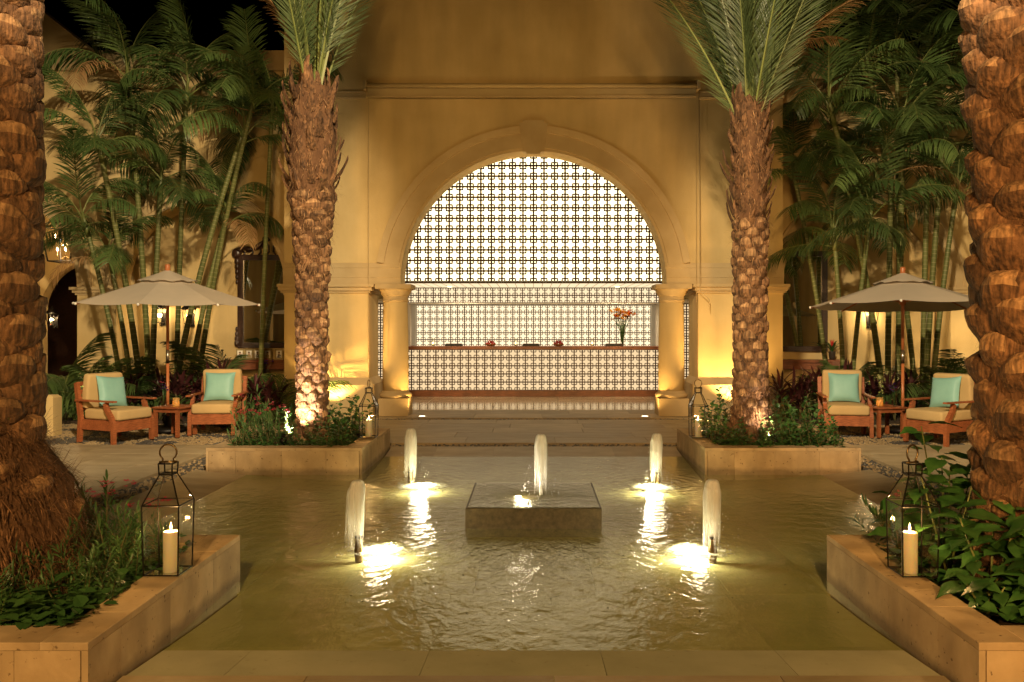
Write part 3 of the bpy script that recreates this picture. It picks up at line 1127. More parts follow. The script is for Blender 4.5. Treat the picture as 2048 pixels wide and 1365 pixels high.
# reception desk
DY = 20.0
desk = thing('reception_desk', 'long backlit lattice reception desk with a mahogany counter top', 'reception desk', (0, DY - 0.05, 0))
lattice(desk, -16 * P2, 16 * P2, 0.155, 0.155 + 5 * P2, -0.03, P2, 'lattice_warm')
MB().box(-3.15, 3.15, 0.015, 0.03, 0.155, 0.155 + 5 * P2).build('light_panel', M['glow_desk'], desk)
MB().box(-3.15, 3.15, -0.05, 0.5, 0.002, 0.153).build('kick_board', M['mahogany'], desk)
MB().cbox(-3.2, 3.2, -0.10, 0.62, 1.14, 1.215, 0.012).build('countertop', M['mahogany'], desk)
ZD = 1.216


def tray(px, lab):
    x = (px - CX) * DY / FPX
    o = MB().cbox(-0.21, 0.21, -0.13, 0.13, 0, 0.05, 0.01).cbox(-0.19, 0.19, -0.11, 0.11, 0.0505, 0.062, 0.004).build('guest_book', M['black'], loc=(x, DY + 0.12, ZD))
    tag(o, lab, 'guest book', 'black books on the reception desk')


tray(907, 'flat black guest book near the left end of the counter')
tray(1062, 'flat black guest book at the middle of the counter')
tray(1229, 'flat black guest book beside the tall flower vase')


def bowl(px, lab):
    x = (px - CX) * DY / FPX
    t = thing('fruit_bowl', lab, 'fruit bowl', (x, DY + 0.08, ZD), group='bowls of red fruit')
    MB().lathe([(0.05, 0), (0.10, 0.012), (0.145, 0.045), (0.15, 0.05), (0.135, 0.048), (0.09, 0.02), (0.02, 0.014)], 20).build('bowl', M['wicker'], t, True)
    r = random.Random(px)
    for i, (a, q, z) in enumerate([(k * 1.05, 0.085, 0.06) for k in range(6)] + [(k * 2.1 + .4, 0.045, 0.105) for k in range(3)]):
        MB().blob((0, 0, 0), 0.036, 9, 6).build('apple', M['apple'], t, True, loc=(q * math.cos(a), q * math.sin(a), z))


bowl(981, 'wicker bowl of red fruit left of the middle guest book')
bowl(1117, 'wicker bowl of red fruit right of the middle guest book')


def cylinder_vase(px, lab):
    x = (px - CX) * DY / FPX
    t = thing('glass_cylinder', lab, 'candle holder', (x, DY + 0.1, ZD), group='glass cylinders with added candle flames')
    MB().lathe([(0.045, 0), (0.047, 0.19), (0.043, 0.19), (0.041, 0.01)], 16).build('glass', M['clear'], t, True)
    MB().lathe([(0.03, 0.012), (0.03, 0.045), (0.0, 0.048)], 12).build('candle', M['wax'], t, True)
    MB().lathe([(0.002, 0.05), (0.008, 0.06), (0.006, 0.08), (0.001, 0.10)], 8).build('flame', M['flame'], t, True)  # flame added to lighten the cylinder, which looks dark without it


cylinder_vase(865, 'clear glass cylinder with an added candle flame at the left end of the counter')
cylinder_vase(1031, 'clear glass cylinder with an added candle flame between the fruit bowls')
cylinder_vase(1185, 'clear glass cylinder with an added candle flame left of the flower vase')


def bouquet(t, z, stems, seed, spread, cols, hs=(0.35, 0.55), fl=0.035):
    r = random.Random(seed)
    for i in range(stems):
        a = r.uniform(0, 2 * PI)
        q = r.uniform(0.2, 1) * spread
        h = r.uniform(*hs)
        top = (q * math.cos(a), q * math.sin(a) * 0.8, z + h)
        MB().tube([(0, 0, 0.02), (top[0] * 0.25, top[1] * 0.25, z * 0.7), (top[0] * 0.7, top[1] * 0.7, z + h * 0.6), top], [0.005, 0.005, 0.004, 0.003], 5).build('stem', M['shrub'], t, True)
        b = MB()
        for k in range(6):
            b2 = 2 * PI * k / 6 + r.random()
            e = r.uniform(0.7, 1.2) * fl
            c = Vector(top)
            d = Vector((math.cos(b2), math.sin(b2), r.uniform(-0.2, 0.9))).normalized()
            u = d.cross(Vector((0, 0, 1))).normalized()
            b.add([tuple(c), tuple(c + d * e * 0.7 + u * e * 0.4), tuple(c + d * e * 1.6), tuple(c + d * e * 0.7 - u * e * 0.4)], [(0, 1, 2, 3)])
        b.build('blossom', M[cols[i % len(cols)]], t)


fv = thing('flower_vase', 'tall slim vase of orange and red flowers on the reception counter', 'flower vase', ((1245 - CX) * DY / FPX, DY + 0.05, ZD))
MB().lathe([(0.06, 0), (0.055, 0.1), (0.075, 0.55), (0.10, 0.62), (0.095, 0.62), (0.07, 0.54), (0.045, 0.1), (0.04, 0.02)], 18).build('vase', M['clear'], fv, True)
bouquet(fv, 0.55, 30, 5, 0.30, ['orange', 'orange', 'red', 'orange'], (0.1, 0.36), 0.085)

for px, wh in ((880, 'leftmost of the four, over the first guest book'), (985, 'second from the left, over a fruit bowl'), (1090, 'third from the left, near the middle'), (1195, 'rightmost of the four, by the flower vase')):
    x = (px - CX) * 20.6 / FPX
    t = thing('downlight', 'small round ceiling lamp above the counter, ' + wh, 'downlight', (x, 20.6, 2.298), group='downlights above the reception counter')
    MB().lathe([(0.06, -0.012), (0.06, 0.0)], 16).build('rim', M['steel'], t)
    MB().lathe([(0.045, -0.016), (0.045, -0.0125)], 16).build('lens', M['bulb'], t)
    spot('downlight_beam', (x, 20.6, 2.27), (x, 20.3, 1.2), 22, 110, 0.6, SOFT, 0.04)

for x, lb in ((-1.9, 'added round ceiling lamp in the hall brightening the left half of the desk'), (1.9, 'added round ceiling lamp in the hall brightening the flower vase')):  # lamps added before the desk to brighten the flowers and counter top
    t = thing('downlight', lb, 'downlight', (x, 18.7, 2.612), group='added downlights of the hall')
    MB().lathe([(0.07, -0.012), (0.07, 0.0)], 16).build('rim', M['steel'], t)
    MB().lathe([(0.05, -0.016), (0.05, -0.0125)], 16).build('lens', M['bulb'], t)
    spot('downlight_beam', (x, 18.7, 2.58), (x + 0.2, 19.9, 1.5), 130, 80, 0.6, SOFT, 0.04)

# roller awning over the arch
aw = thing('roller_awning', 'rolled beige awning in a long tube with cords across the facade above the arch', 'awning', (0, FY, 6.0))
zt = 0.215
MB().tube([(-3.13, -0.14, zt), (3.06, -0.14, zt)], 0.045, 14).build('awning_roll', M['awning'], aw, True)
MB().box(-3.12, 3.05, -0.16, -0.10, 0.0, 0.035).build('bottom_bar', M['trim'], aw)
MB().box(-3.12, 3.05, -0.135, -0.125, 0.036, zt - 0.05).build('awning_cloth', M['awning'], aw)
for x in (-3.16, 3.09):
    MB().box(x - 0.03, x + 0.03, -0.22, -0.002, zt - 0.08, zt + 0.08).build('bracket', M['trim'], aw)
MB().tube([(-3.10, -0.12, 0), (-3.10, -0.12, -5.2)], 0.004, 5).build('guide_cord', M['trim'], aw)
MB().tube([(3.06, -0.12, 0), (3.06, -0.12, -3.85)], 0.004, 5).build('guide_cord', M['trim'], aw)
MB().tube([(3.10, -0.16, zt - 0.05), (3.12, -0.18, -3.65), (3.20, -0.19, -3.72), (3.29, -0.2, -3.80), (3.29, -0.2, -3.98)], 0.008, 7).build('crank_rod', M['trim'], aw, True)


# ------------------------------------------------------------------ arcade wings left and right
def wing(s):
    t = thing('arcade_wing', 'cream arcade wing with a blind arch and pier behind the %s palms' % ('left' if s < 0 else 'right'), 'building', (0, 0, 0), group='arcade wings beside the reception')
    WY = 16.85
    mb = MB()
    cxa = s * 6.8
    x0, x1 = sorted((s * 4.722, s * 8.95))
    arch_wall(mb, x0, x1, 0, 7.3, cxa, 1.72, 2.5, WY, WY + 0.6, 36)
    mb.build('wall', M['stucco'], t)
    mb = MB()
    xa, xb = sorted((s * 8.951, s * 13.6))
    arch_wall(mb, xa, xb, 0, 7.3, s * 11.3, 1.98, 2.5, WY, WY + 0.6, 36)
    mb.build('wall', M['stucco'], t)
    MB().prism([(s * 8.98, 7.302), (s * 13.6, 7.302), (s * 13.6, 11.0)][::s], WY, WY + 0.6).build('gable', M['stucco'], t)
    MB().box(x0, x1, WY + 0.75, WY + 0.95, 0, 7.3).build('recess_wall', M['stucco'], t)
    for c, r in ((cxa, 1.72), (s * 11.3, 1.98)):
        arch_band([(r, -0.02), (r + 0.003, 0.02), (r + 0.09, 0.025), (r + 0.10, 0.045), (r + 0.24, 0.05), (r + 0.25, 0.07), (r + 0.30, 0.07), (r + 0.31, 0)], c, 2.5, WY, 36).build('archivolt', M['trim'], t)
    pc = MB()
    ca, cb = sorted((s * 8.52, s * 9.32))
    for (z0, z1, e) in ((2.34, 2.38, 0.03), (2.382, 2.44, 0.07), (2.442, 2.498, 0.11)):
        pc.box(ca - e, cb + e, WY - e, WY + 0.62, z0, z1)
        d0, d1 = sorted((s * 4.83, s * 5.08))
        pc.box(d0 - (0 if s > 0 else e), d1 + (0 if s < 0 else e), WY - e, WY + 0.62, z0, z1)
    pc.build('impost', M['trim'], t)
    e0, e1 = sorted((s * 4.722, s * 13.6))
    hband(e0, e1, [(6.9, 0), (6.92, 0.05), (7.05, 0.09), (7.2, 0.12), (7.29, 0.14), (7.30, 0)], WY).build('cornice', M['trim'], t)
    # porch behind the open arch
    p0, p1 = sorted((s * 8.98, s * 13.6))
    pw = MB()
    arch_wall(pw, p0, p1, 0, 5.2, s * 11.0, 1.25, 2.05, 20.5, 20.8, 24)
    pw.build('porch_wall', M['stucco'], t)
    MB().box(p0, p1, WY + 0.61, 20.8, 5.2, 5.4).build('porch_ceiling', M['stucco'], t)
    MB().box(p0, p1, 23.0, 23.2, 0, 5.2).build('room_wall', M['carved'], t)
    q0, q1 = sorted((s * 8.75, s * 8.97))
    MB().box(q0, q1, WY + 0.61, 20.8, 0, 5.2).build('porch_side_wall', M['stucco'], t)
    f0, f1 = sorted((s * 9.0, s * 13.6))
    MB().box(f0, f1, WY - 0.2, 23.2, -0.2, 0.02).build('porch_floor', M['paving'], t)
    return t


wing(-1)
wing(1)


# long walls along both sides of the court, out of frame but seen in the mirrors
def court_wall(s):
    t = thing('courtyard_wall', 'cream wall along the %s side of the courtyard' % ('left' if s < 0 else 'right'), 'wall', (0, 0, 0), group='courtyard side walls')
    a, b = sorted((s * 10.2, s * 10.6))
    for k, y in enumerate((-4.0, 2.5)):
        MB().box(a, b, y, y + 6.4, -0.2, 6.0).build('wall', M['stucco'], t)
        c, d = sorted((s * 10.08, s * 10.199))
        MB().box(c, d, y, y + 0.7, -0.2, 2.5).box(c - 0.06, d + 0.06, y - 0.05, y + 0.76, 2.501, 2.62).build('pilaster', M['trim'], t)
    return t


court_wall(-1)
court_wall(1)


# ------------------------------------------------------------------ wall lanterns and hanging lantern
def sconce(loc, face, label, power=14):
    """Tapered black wall lantern; face is the direction away from its wall."""
    t = thing('wall_lantern', label, 'wall lantern', loc, math.atan2(face[1], face[0]) + PI / 2, group='wall lanterns of the arcades')
    b = MB()
    hb, ht, H = 0.065, 0.105, 0.30
    cz = 0.17
    cor = lambda h, z: [(-h, -cz - h, z), (h, -cz - h, z), (h, -cz + h, z), (-h, -cz + h, z)]
    lo, hi = cor(hb, 0), cor(ht, H)
    for i in range(4):
        b.tube([lo[i], hi[i]], 0.008, 4)
        b.tube([lo[i], lo[(i + 1) % 4]], 0.008, 4)
        b.tube([hi[i], hi[(i + 1) % 4]], 0.008, 4)
    b.build('cage', M['iron'], t)
    r = MB()
    e = cor(ht + 0.025, H + 0.009)
    f = cor(0.03, H + 0.12)
    r.add(e + f, [(0, 1, 5, 4), (1, 2, 6, 5), (2, 3, 7, 6), (3, 0, 4, 7), (4, 5, 6, 7), (3, 2, 1, 0)])
    r.lathe([(0.02, H + 0.12), (0.03, H + 0.15), (0.012, H + 0.17), (0.014, H + 0.19), (0.0, H + 0.21)], 8, 0, -cz)
    r.build('roof', M['iron'], t)
    MB().box(-0.05, 0.05, -0.02, 0, -0.06, 0.22).tube([(0, -0.02, 0.0), (0, -0.09, -0.06), (0, -cz, -0.05), (0, -cz, 0.0)], 0.010, 6).build('bracket', M['iron'], t)
    for dx in (-0.035, 0.0, 0.035):
        MB().lathe([(0.008, 0.02), (0.008, 0.12)], 6, dx, -cz).build('candle_tube', M['wax'], t)
        MB().lathe([(0.004, 0.121), (0.011, 0.14), (0.012, 0.155), (0.004, 0.19)], 8, dx, -cz).build('bulb', M['bulb'], t, True)
    wl = Vector(loc) + Vector((face[0] * cz, face[1] * cz, 0.24))
    point('wall_lantern_light', wl, power, WARM, 0.03)
    return t


def on_wall(px, py, Y):
    p = at(px, py, Y)
    return (p.x, p.y, p.z)


RW = 16.85 + 0.75
for px, py, lb in ((384, 640, 'lit black wall lantern between cane stems right of the left umbrella pole'),
                   (327, 638, 'small lit wall lantern half hidden by the left umbrella pole')):
    sconce(on_wall(px, py + 8, RW), (0, -1), lb, 9)
sconce(on_wall(1737, 652, RW), (0, -1), 'lit black wall lantern under the left rim of the right umbrella', 14)
sconce(on_wall(112, 652, 20.5), (0, -1), 'lit wall lantern inside the left porch below the hanging lantern', 14)
sconce((-10.2, 7.6, 1.85), (1, 0), 'wall lantern on the left courtyard wall seen in the left mirror', 120)
sconce((10.2, 7.6, 1.85), (-1, 0), 'wall lantern on the right courtyard wall seen in the right mirror', 120)

hl = thing('hanging_lantern', 'large glass lantern with clusters of candle bulbs hanging in the left arch', 'hanging lantern', tuple(at(131, 524, 17.6)))
b = MB()
wb, wt, hh = 0.24, 0.34, 0.72
lo = [(-wb, -wb, 0), (wb, -wb, 0), (wb, wb, 0), (-wb, wb, 0)]
hi = [(-wt, -wt, hh), (wt, -wt, hh), (wt, wt, hh), (-wt, wt, hh)]
for i in range(4):
    b.tube([lo[i], hi[i]], 0.019, 4)
    b.tube([lo[i], lo[(i + 1) % 4]], 0.014, 4)
    b.tube([hi[i], hi[(i + 1) % 4]], 0.014, 4)
    b.tube([hi[i], (0, 0, hh + 0.28)], 0.008, 4)
b.tube([(0, 0, hh + 0.28), (0, 0, 2.9)], 0.008, 5)
b.build('frame', M['iron'], hl)
for lev, rr, n_, in ((0.12, 0.15, 4), (0.40, 0.19, 6)):
    for k in range(n_):
        a = 2 * PI * k / n_ + 0.5
        x, y = rr * math.cos(a), rr * math.sin(a)
        arm = MB().tube([(0, 0, lev), (x * 0.5, y * 0.5, lev - 0.06), (x, y, lev - 0.03), (x, y, lev + 0.02)], 0.006, 5).build('arm', M['brass'], hl, True)
        MB().lathe([(0.009, lev + 0.02), (0.009, lev + 0.10)], 6, x, y).build('candle_tube', M['wax'], arm)
        MB().lathe([(0.005, lev + 0.101), (0.015, lev + 0.125), (0.013, lev + 0.145), (0.003, lev + 0.18)], 8, x, y).build('bulb', M['bulb'], arm, True)
MB().tube([(0, 0, 0.02), (0, 0, hh + 0.25)], 0.012, 6).build('stem', M['brass'], hl)
point('hanging_lantern_light', at(131, 490, 17.6), 90, WARM, 0.12)
point('porch_light', (-11.2, 18.6, 4.6), 40, WARM, 0.1)

# mirrors, consoles and what stands on them
def mirror(cx_, w, z0, z1, crest, label, Y):
    t = thing('wall_mirror', label, 'mirror', (cx_, Y - 0.002, z0), group='dark framed wall mirrors')
    h, fw_ = z1 - z0, 0.115
    MB().box(-w / 2 + fw_, w / 2 - fw_, -0.03, -0.02, fw_, h - fw_).build('glass', M['mirror'], t)
    for (a, b_, c, d) in ((-w / 2, -w / 2 + fw_, 0, h), (w / 2 - fw_, w / 2, 0, h)):
        MB().cbox(a, b_, -0.07, 0, c, d, 0.004).build('frame_stile', M['carved'], t)
    MB().box(-w / 2 + fw_ + 0.001, w / 2 - fw_ - 0.001, -0.065, 0, 0, fw_).box(-w / 2 + fw_ + 0.001, w / 2 - fw_ - 0.001, -0.065, 0, h - fw_, h).build('frame_rail', M['carved'], t)
    cr = MB()
    r = random.Random(3)
    if crest:
        n = 13
        for s in (-1, 1):
            pts = []
            for i in range(n + 1):
                u = i / n
                pts.append((s * w / 2 * (1.04 - u * 1.02), -0.05, h + 0.07 + 0.26 * u ** 1.5 + 0.05 * math.sin(u * 9)))
            cr.tube(pts, [0.045 + 0.02 * math.sin(i * 1.7) for i in range(n + 1)], 7)
            for k in range(4):
                c = (s * w / 2 * (0.88 - 0.24 * k), -0.05, h + 0.03 + 0.035 * k)
                cr.tube([(c[0] + 0.07 * math.cos(a) * s, c[1], c[2] + (0.05 + 0.03 * k) * math.sin(a)) for a in [j * 0.9 for j in range(6)]], 0.022, 6)
            cr.blob((s * w / 2 * 1.03, -0.05, h + 0.03), 0.11, 9, 6, (1, 0.6, 1.1))
            for k in range(5):
                cr.blob((s * (w / 2 + 0.015), -0.05, h - 0.14 - 0.11 * k), 0.075 - 0.008 * k, 7, 5, (0.8, 0.6, 1.2))
            for k in range(4):
                cr.blob((s * (w / 2 + 0.02), -0.05, 0.1 + 0.1 * k), 0.07 - 0.008 * k, 7, 5, (0.8, 0.6, 1.2))
        for k in range(7):
            a = PI * k / 6
            cr.blob((0.15 * math.cos(a), -0.05, h + 0.27 + 0.14 * math.sin(a)), 0.06, 7, 5, (1, 0.5, 1))
        cr.build('carved_crest', M['carved'], t, True)
    return t


mirror(-5.58, 1.42, 1.24, 3.22, True, 'tall mirror with a carved black crest on the left wing wall', RW)
mirror(5.58, 1.34, 1.16, 3.3, False, 'plain dark framed mirror on the right wing wall by the potted bromeliad', RW)


def console(cx_, w, z, label, Y):
    t = thing('console_table', label, 'console table', (cx_, Y - 0.28, 0), group='console tables under the mirrors')
    MB().cbox(-w / 2, w / 2, -0.22, 0.22, z - 0.05, z, 0.008).build('table_top', M['mahogany'], t)
    MB().box(-w / 2 + 0.06, w / 2 - 0.06, -0.17, 0.17, z - 0.20, z - 0.052).build('apron', M['mahogany'], t)
    for sx in (-1, 1):
        for sy in (-1, 1):
            MB().box(sx * (w / 2 - 0.09) - 0.035, sx * (w / 2 - 0.09) + 0.035, sy * 0.14 - 0.035, sy * 0.14 + 0.035, 0.03, z - 0.202).build('leg', M['mahogany'], t)


ZC = 1.00
console(-5.72, 1.55, ZC, 'mahogany console table under the carved mirror holding small photo frames', RW)
console(5.72, 1.55, ZC, 'dark console table under the plain mirror holding potted bromeliads', RW)
for i, px in enumerate((480, 498, 515, 535, 558, 577)):
    x = (px - CX) * (RW - 0.3) / FPX
    words_ = ('shadowed first photo frame at the left end of the console', 'second photo frame from the left on the console', 'third photo frame from the left on the console',
              'fourth photo frame from the left, man in white seated, on the console', 'fifth photo frame from the left, man in grey, on the console', 'last photo frame on the console, beside the palm trunk')
    t = thing('photo_frame', words_[i].replace(', man in white seated,', '').replace(', man in grey,', ''), 'photo frame', (x, RW - 0.3, ZC + 0.001), group='photo frames on the console')
    fr = MB().box(-0.085, 0.085, 0, 0.015, 0, 0.225)
    fo = fr.build('frame', M['mat_gold'], t)
    pr = MB()
    pr.add([(-0.055, -0.002, 0.035), (0.055, -0.002, 0.035), (0.055, -0.002, 0.19), (-0.055, -0.002, 0.19)], [(0, 1, 2, 3)])
    pr.cur = 1
    pr.add([(0.021 * math.cos(2 * PI * k / 10), -0.004, 0.135 + 0.027 * math.sin(2 * PI * k / 10)) for k in range(10)], [tuple(range(10))])
    pr.cur = 2
    pr.add([(0.023 * math.cos(PI * k / 6), -0.005, 0.145 + 0.022 * math.sin(PI * k / 6)) for k in range(7)], [tuple(range(7))])
    pr.cur = 3
    pr.add([(-0.045, -0.004, 0.04), (0.045, -0.004, 0.04), (0.04, -0.004, 0.09), (0.015, -0.004, 0.112), (-0.015, -0.004, 0.112), (-0.04, -0.004, 0.09)], [(0, 1, 2, 3, 4, 5)])
    pr.build('portrait_print', [M['white'], M['skin'], M['hair'], M['trim' if i % 2 else 'steel']], t)

fvp = thing('orchid_pot', 'small bowl of purple orchids below the photo frames', 'flower pot', tuple(at(528, 748, RW - 0.75)))
fvp.location.z = 0.70
MB().lathe([(0.05, 0), (0.09, 0.05), (0.085, 0.12), (0.075, 0.12), (0.06, 0.05)], 14).build('pot', M['pot'], fvp, True)
bouquet(fvp, 0.1, 9, 3, 0.20, ['purple', 'purple', 'pink'], (0.05, 0.25), 0.045)
st = MB().box(-0.17, 0.17, -0.17, 0.17, 0.03, 0.698).build('plant_stand', M['mahogany'], loc=(fvp.location.x, fvp.location.y, 0))
tag(st, 'square mahogany stand carrying the purple orchids', 'plant stand')


def strap_mesh(L, w, a0, bend, n=5, fold=0.25, mat='shrub', name='leaf', tw=0.0):
    """A strap leaf rising along +x from the origin at angle a0 and bending over, folded along its midrib."""
    b = MB()
    x = z = 0.0
    a = a0
    for i in range(n + 1):
        u = i / n
        ww = w * (0.45 + 1.2 * u) * (1 - u) ** 0.55 * 1.25 if u < 1 else 0.0
        ww = max(ww, 0.0008)
        dz = ww * fold
        b.v += [(x, -ww, z + dz), (x, 0, z), (x, ww, z + dz)]
        x += L / n * math.cos(a)
        z += L / n * math.sin(a)
        a -= bend / n
    for i in range(n):
        p = 3 * i
        b.f += [(p, p + 1, p + 4, p + 3), (p + 1, p + 2, p + 5, p + 4)]
        b.mi += [0, 0]
    return b.mesh(name, M[mat], True)


def bromeliad(loc, label, seed):
    r = random.Random(seed)
    t = thing('potted_bromeliad', label, 'potted plant', loc, group='potted bromeliads on the console')
    MB().lathe([(0.055, 0), (0.075, 0.16), (0.08, 0.17), (0.07, 0.17), (0.06, 0.1)], 14).build('pot', M['pot'], t, True)
    ms = [strap_mesh(0.42, 0.022, R(70), R(100), mat='shrub'), strap_mesh(0.36, 0.022, R(55), R(75), mat='shrub'), strap_mesh(0.30, 0.02, R(80), R(50), mat='shrub')]
    for k in range(16):
        put('leaf', ms[k % 3], t, (0, 0, 0.15), (0, 0, k * 2.4 + r.random() * 0.3))
    rb = strap_mesh(0.28, 0.018, R(86), R(20), mat='red', name='flower_spike')
    for k in range(4):
        put('flower_spike', rb, t, (0, 0, 0.16), (0, 0, k * 1.6))


bromeliad(tuple(at(1664, 719, RW - 0.3))[:2] + (ZC + 0.001,), 'potted bromeliad at the right end of the right console', 1)
bromeliad(tuple(at(1553, 719, RW - 0.3))[:2] + (ZC + 0.001,), 'potted bromeliad with a red spike close to the palm trunk', 2)

# ------------------------------------------------------------------ fountain
plat = thing('fountain_block', 'square dark stone block in the middle of the pool with water running over it', 'fountain', (0.0, 7.72, 0))
MB().cbox(-0.59, 0.59, -0.59, 0.59, -0.3, 0.125, 0.004).build('block', M['darkstone'], plat)
wf = MB()
wf.add([(-0.57, -0.57, 0), (0.57, -0.57, 0), (0.57, 0.57, 0), (-0.57, 0.57, 0)], [(0, 1, 2, 3)])
wf.build('water_film', M['water'], plat, loc=(0, 0, 0.131))


def jet(x, y, zb, h, lean, label, nozzle=True, fat=0.062, dx=0.0):
    t = thing('fountain_jet', label, 'fountain jet', (x, y, zb), group='foaming fountain jets')
    if nozzle:
        nz_ = MB().lathe([(0.024, -0.10), (0.034, -0.03), (0.036, 0.02), (0.030, 0.06), (0.026, 0.10), (0.027, 0.112)], 16)
        nz_.build('nozzle', M['brass'], t, True)
        MB().lathe([(0.031, 0.113), (0.033, 0.122), (0.031, 0.13)], 16).build('nozzle_ring', M['iron'], t, True)
    z0 = 0.13 if nozzle else -0.01
    r = random.Random(int(x * 100) + int(y * 10))
    # rising core
    n = 16
    pts, rad = [], []
    for i in range(n + 1):
        u = i / n
        pts.append((lean * 0.35 * u * u, dx * u, z0 + (h - z0 - 0.02) * u))
        rad.append(0.018 + 0.020 * u ** 1.3 if u < 0.93 else 0.028)
    MB().tube(pts, rad, 12).build('rising_water', M['jet'], t, True)
    # falling sheets: a domed head that widens and thins towards the pool
    for sh, (k, fz) in enumerate(((1.0, 0.10), (0.84, 0.10), (1.14, 0.0), (0.66, 0.05))):
        b = MB()
        m_, q = 18, 22
        for i in range(m_ + 1):
            u = i / m_
            z = h * (1 - 0.99 * u ** 1.7) if sh != 1 else h * (1 - (1 - fz) * u ** 1.7) - 0.006
            rr = fat * k * min(1.0, (1 - (1 - min(1, u * 2.6)) ** 2.2) ** 0.5) * (1 - 0.12 * u) + 0.0015
            if sh == 2:
                z *= 0.93
            zc = max(z, 0.0)
            for j in range(q):
                a = 2 * PI * j / q
                wob = 1 + 0.10 * math.sin(3 * a + sh * 2) * u
                b.v.append((rr * wob * math.cos(a) + lean * (0.35 + 0.65 * u) * (0.9 + 0.25 * sh), rr * wob * math.sin(a) + dx, zc))
        for i in range(m_):
            for j in range(q):
                j2 = (j + 1) % q
                b.f.append((i * q + j, i * q + j2, (i + 1) * q + j2, (i + 1) * q + j))
                b.mi.append(0)
        b.build('falling_water', M['veil'], t, True)
    # loose drops thrown aside
    b = MB()
    for k in range(90):
        a = r.uniform(0, 2 * PI)
        q = fat * r.uniform(0.9, 3.6)
        b.blob((lean * 0.8 + q * math.cos(a), q * math.sin(a), max(0.01, h * (0.8 * r.random() ** 1.5) * (1 - (q / fat - 1) * 0.25))), r.uniform(0.0015, 0.0035), 5, 4, (1, 1, 1.8))
    d = b.build('drops', M['drops'], t)
    d['kind'] = 'stuff'
    return t


JETS = [(-1.35, 6.38, 0.56, -0.030, 'front left foaming fountain jet leaning outwards from its nozzle'),
        (1.38, 6.36, 0.57, -0.004, 'front right foaming fountain jet beside the largest bright patch'),
        (-1.37, 9.22, 0.61, 0.0, 'rear left foaming fountain jet below the left rear lantern'),
        (1.38, 9.18, 0.56, -0.015, 'rear right foaming fountain jet below the right rear lantern')]
for (x, y, h, ln, lb) in JETS:
    jet(x, y, WZ, h, ln, lb)
jet(0.07, 7.70, 0.125, 0.57, 0.0, 'central fountain jet rising from the dark stone block', False, 0.055)


def foam_glare_patch(x, y, z, rx, ry, label, seed):
    """Churned water and lamp glare in one: a low ragged white dome with small crests."""
    r = random.Random(seed)
    b = MB()
    rings, q = 16, 60
    rx, ry = rx * 1.75, ry * 1.6
    ph = [r.uniform(0, 6.28) for _ in range(6)]
    for i in range(rings + 1):
        u = i / rings
        for j in range(q):
            a = 2 * PI * j / q
            e = 1 + 0.16 * math.sin(3 * a + ph[0]) + 0.12 * math.sin(7 * a + ph[1]) + 0.10 * math.sin(13 * a + ph[2]) + 0.12 * r.uniform(-1, 1)
            b.v.append((rx * u * e * math.cos(a), ry * u * e * math.sin(a), 0.022 * (1 - u) ** 3 + (0.004 + 0.010 * (1 - u) ** 2) * r.random() + 0.004 * math.sin(u * 22) * (1 - u) + 0.004))
    for i in range(rings):
        for j in range(q):
            j2 = (j + 1) % q
            b.f.append((i * q + j, i * q + j2, (i + 1) * q + j2, (i + 1) * q + j))
            b.mi.append(0)
    o = b.build('foam_glare_patch', M['foam'], loc=(x, y, z))  # white surface stands in for the lamp's glare as well as foam
    tag(o, label, 'foam', 'foam and glare patches over the pool lights', 'stuff')


def pool_light(x, y, z, label, power, r0=0.06):
    t = thing('pool_light', label, 'pool light', (x, y, z), group='underwater lights of the fountain')
    MB().lathe([(0.05, -0.05), (r0 + 0.02, -0.03), (r0 + 0.022, 0.0), (r0, 0.004)], 20).build('housing', M['brass'], t, True)
    MB().lathe([(r0, 0.0045), (r0 * 0.7, 0.012), (0.004, 0.016)], 20).build('lens', M['lens'], t, True)
    spot('pool_light_beam', (x, y, z + 0.022), (x, y, z + 1), power, 165, 0.6, (1.0, 0.88, 0.64), 0.03)
    return t


LIGHTS = [(-1.17, 6.44, 'underwater light at the front left jet', 0.18, 0.15), (1.22, 6.42, 'underwater light at the front right jet', 0.20, 0.17),
          (-1.21, 9.02, 'underwater light at the rear left jet', 0.19, 0.20), (1.27, 8.96, 'underwater light at the rear right jet', 0.18, 0.20)]
for i, (x, y, lb, rx, ry) in enumerate(LIGHTS):
    pool_light(x, y + 0.26 + 0.12 * (y > 8), WZ - 0.062, lb, 60, 0.05)
    point('foam_glow', (x, y, WZ - 0.02), 38, (1.0, 0.86, 0.60), 0.05)
    point('foam_glow', (x + (0.07 if x > 0 else -0.07), y - 0.06, WZ + 0.09), 2.5, (1.0, 0.82, 0.52), 0.06)
    foam_glare_patch(x, y, WZ, rx, ry, 'churned foam with built-in glare above the ' + lb.replace('underwater ', ''), i)
    jx, jy = JETS[i][0], JETS[i][1]
pool_light(-0.14, 7.62, 0.119, 'small round lamp set into the top of the stone block', 14, 0.036)
point('block_lamp_glow', (-0.10, 7.60, 0.20), 4, (1.0, 0.84, 0.54), 0.04)


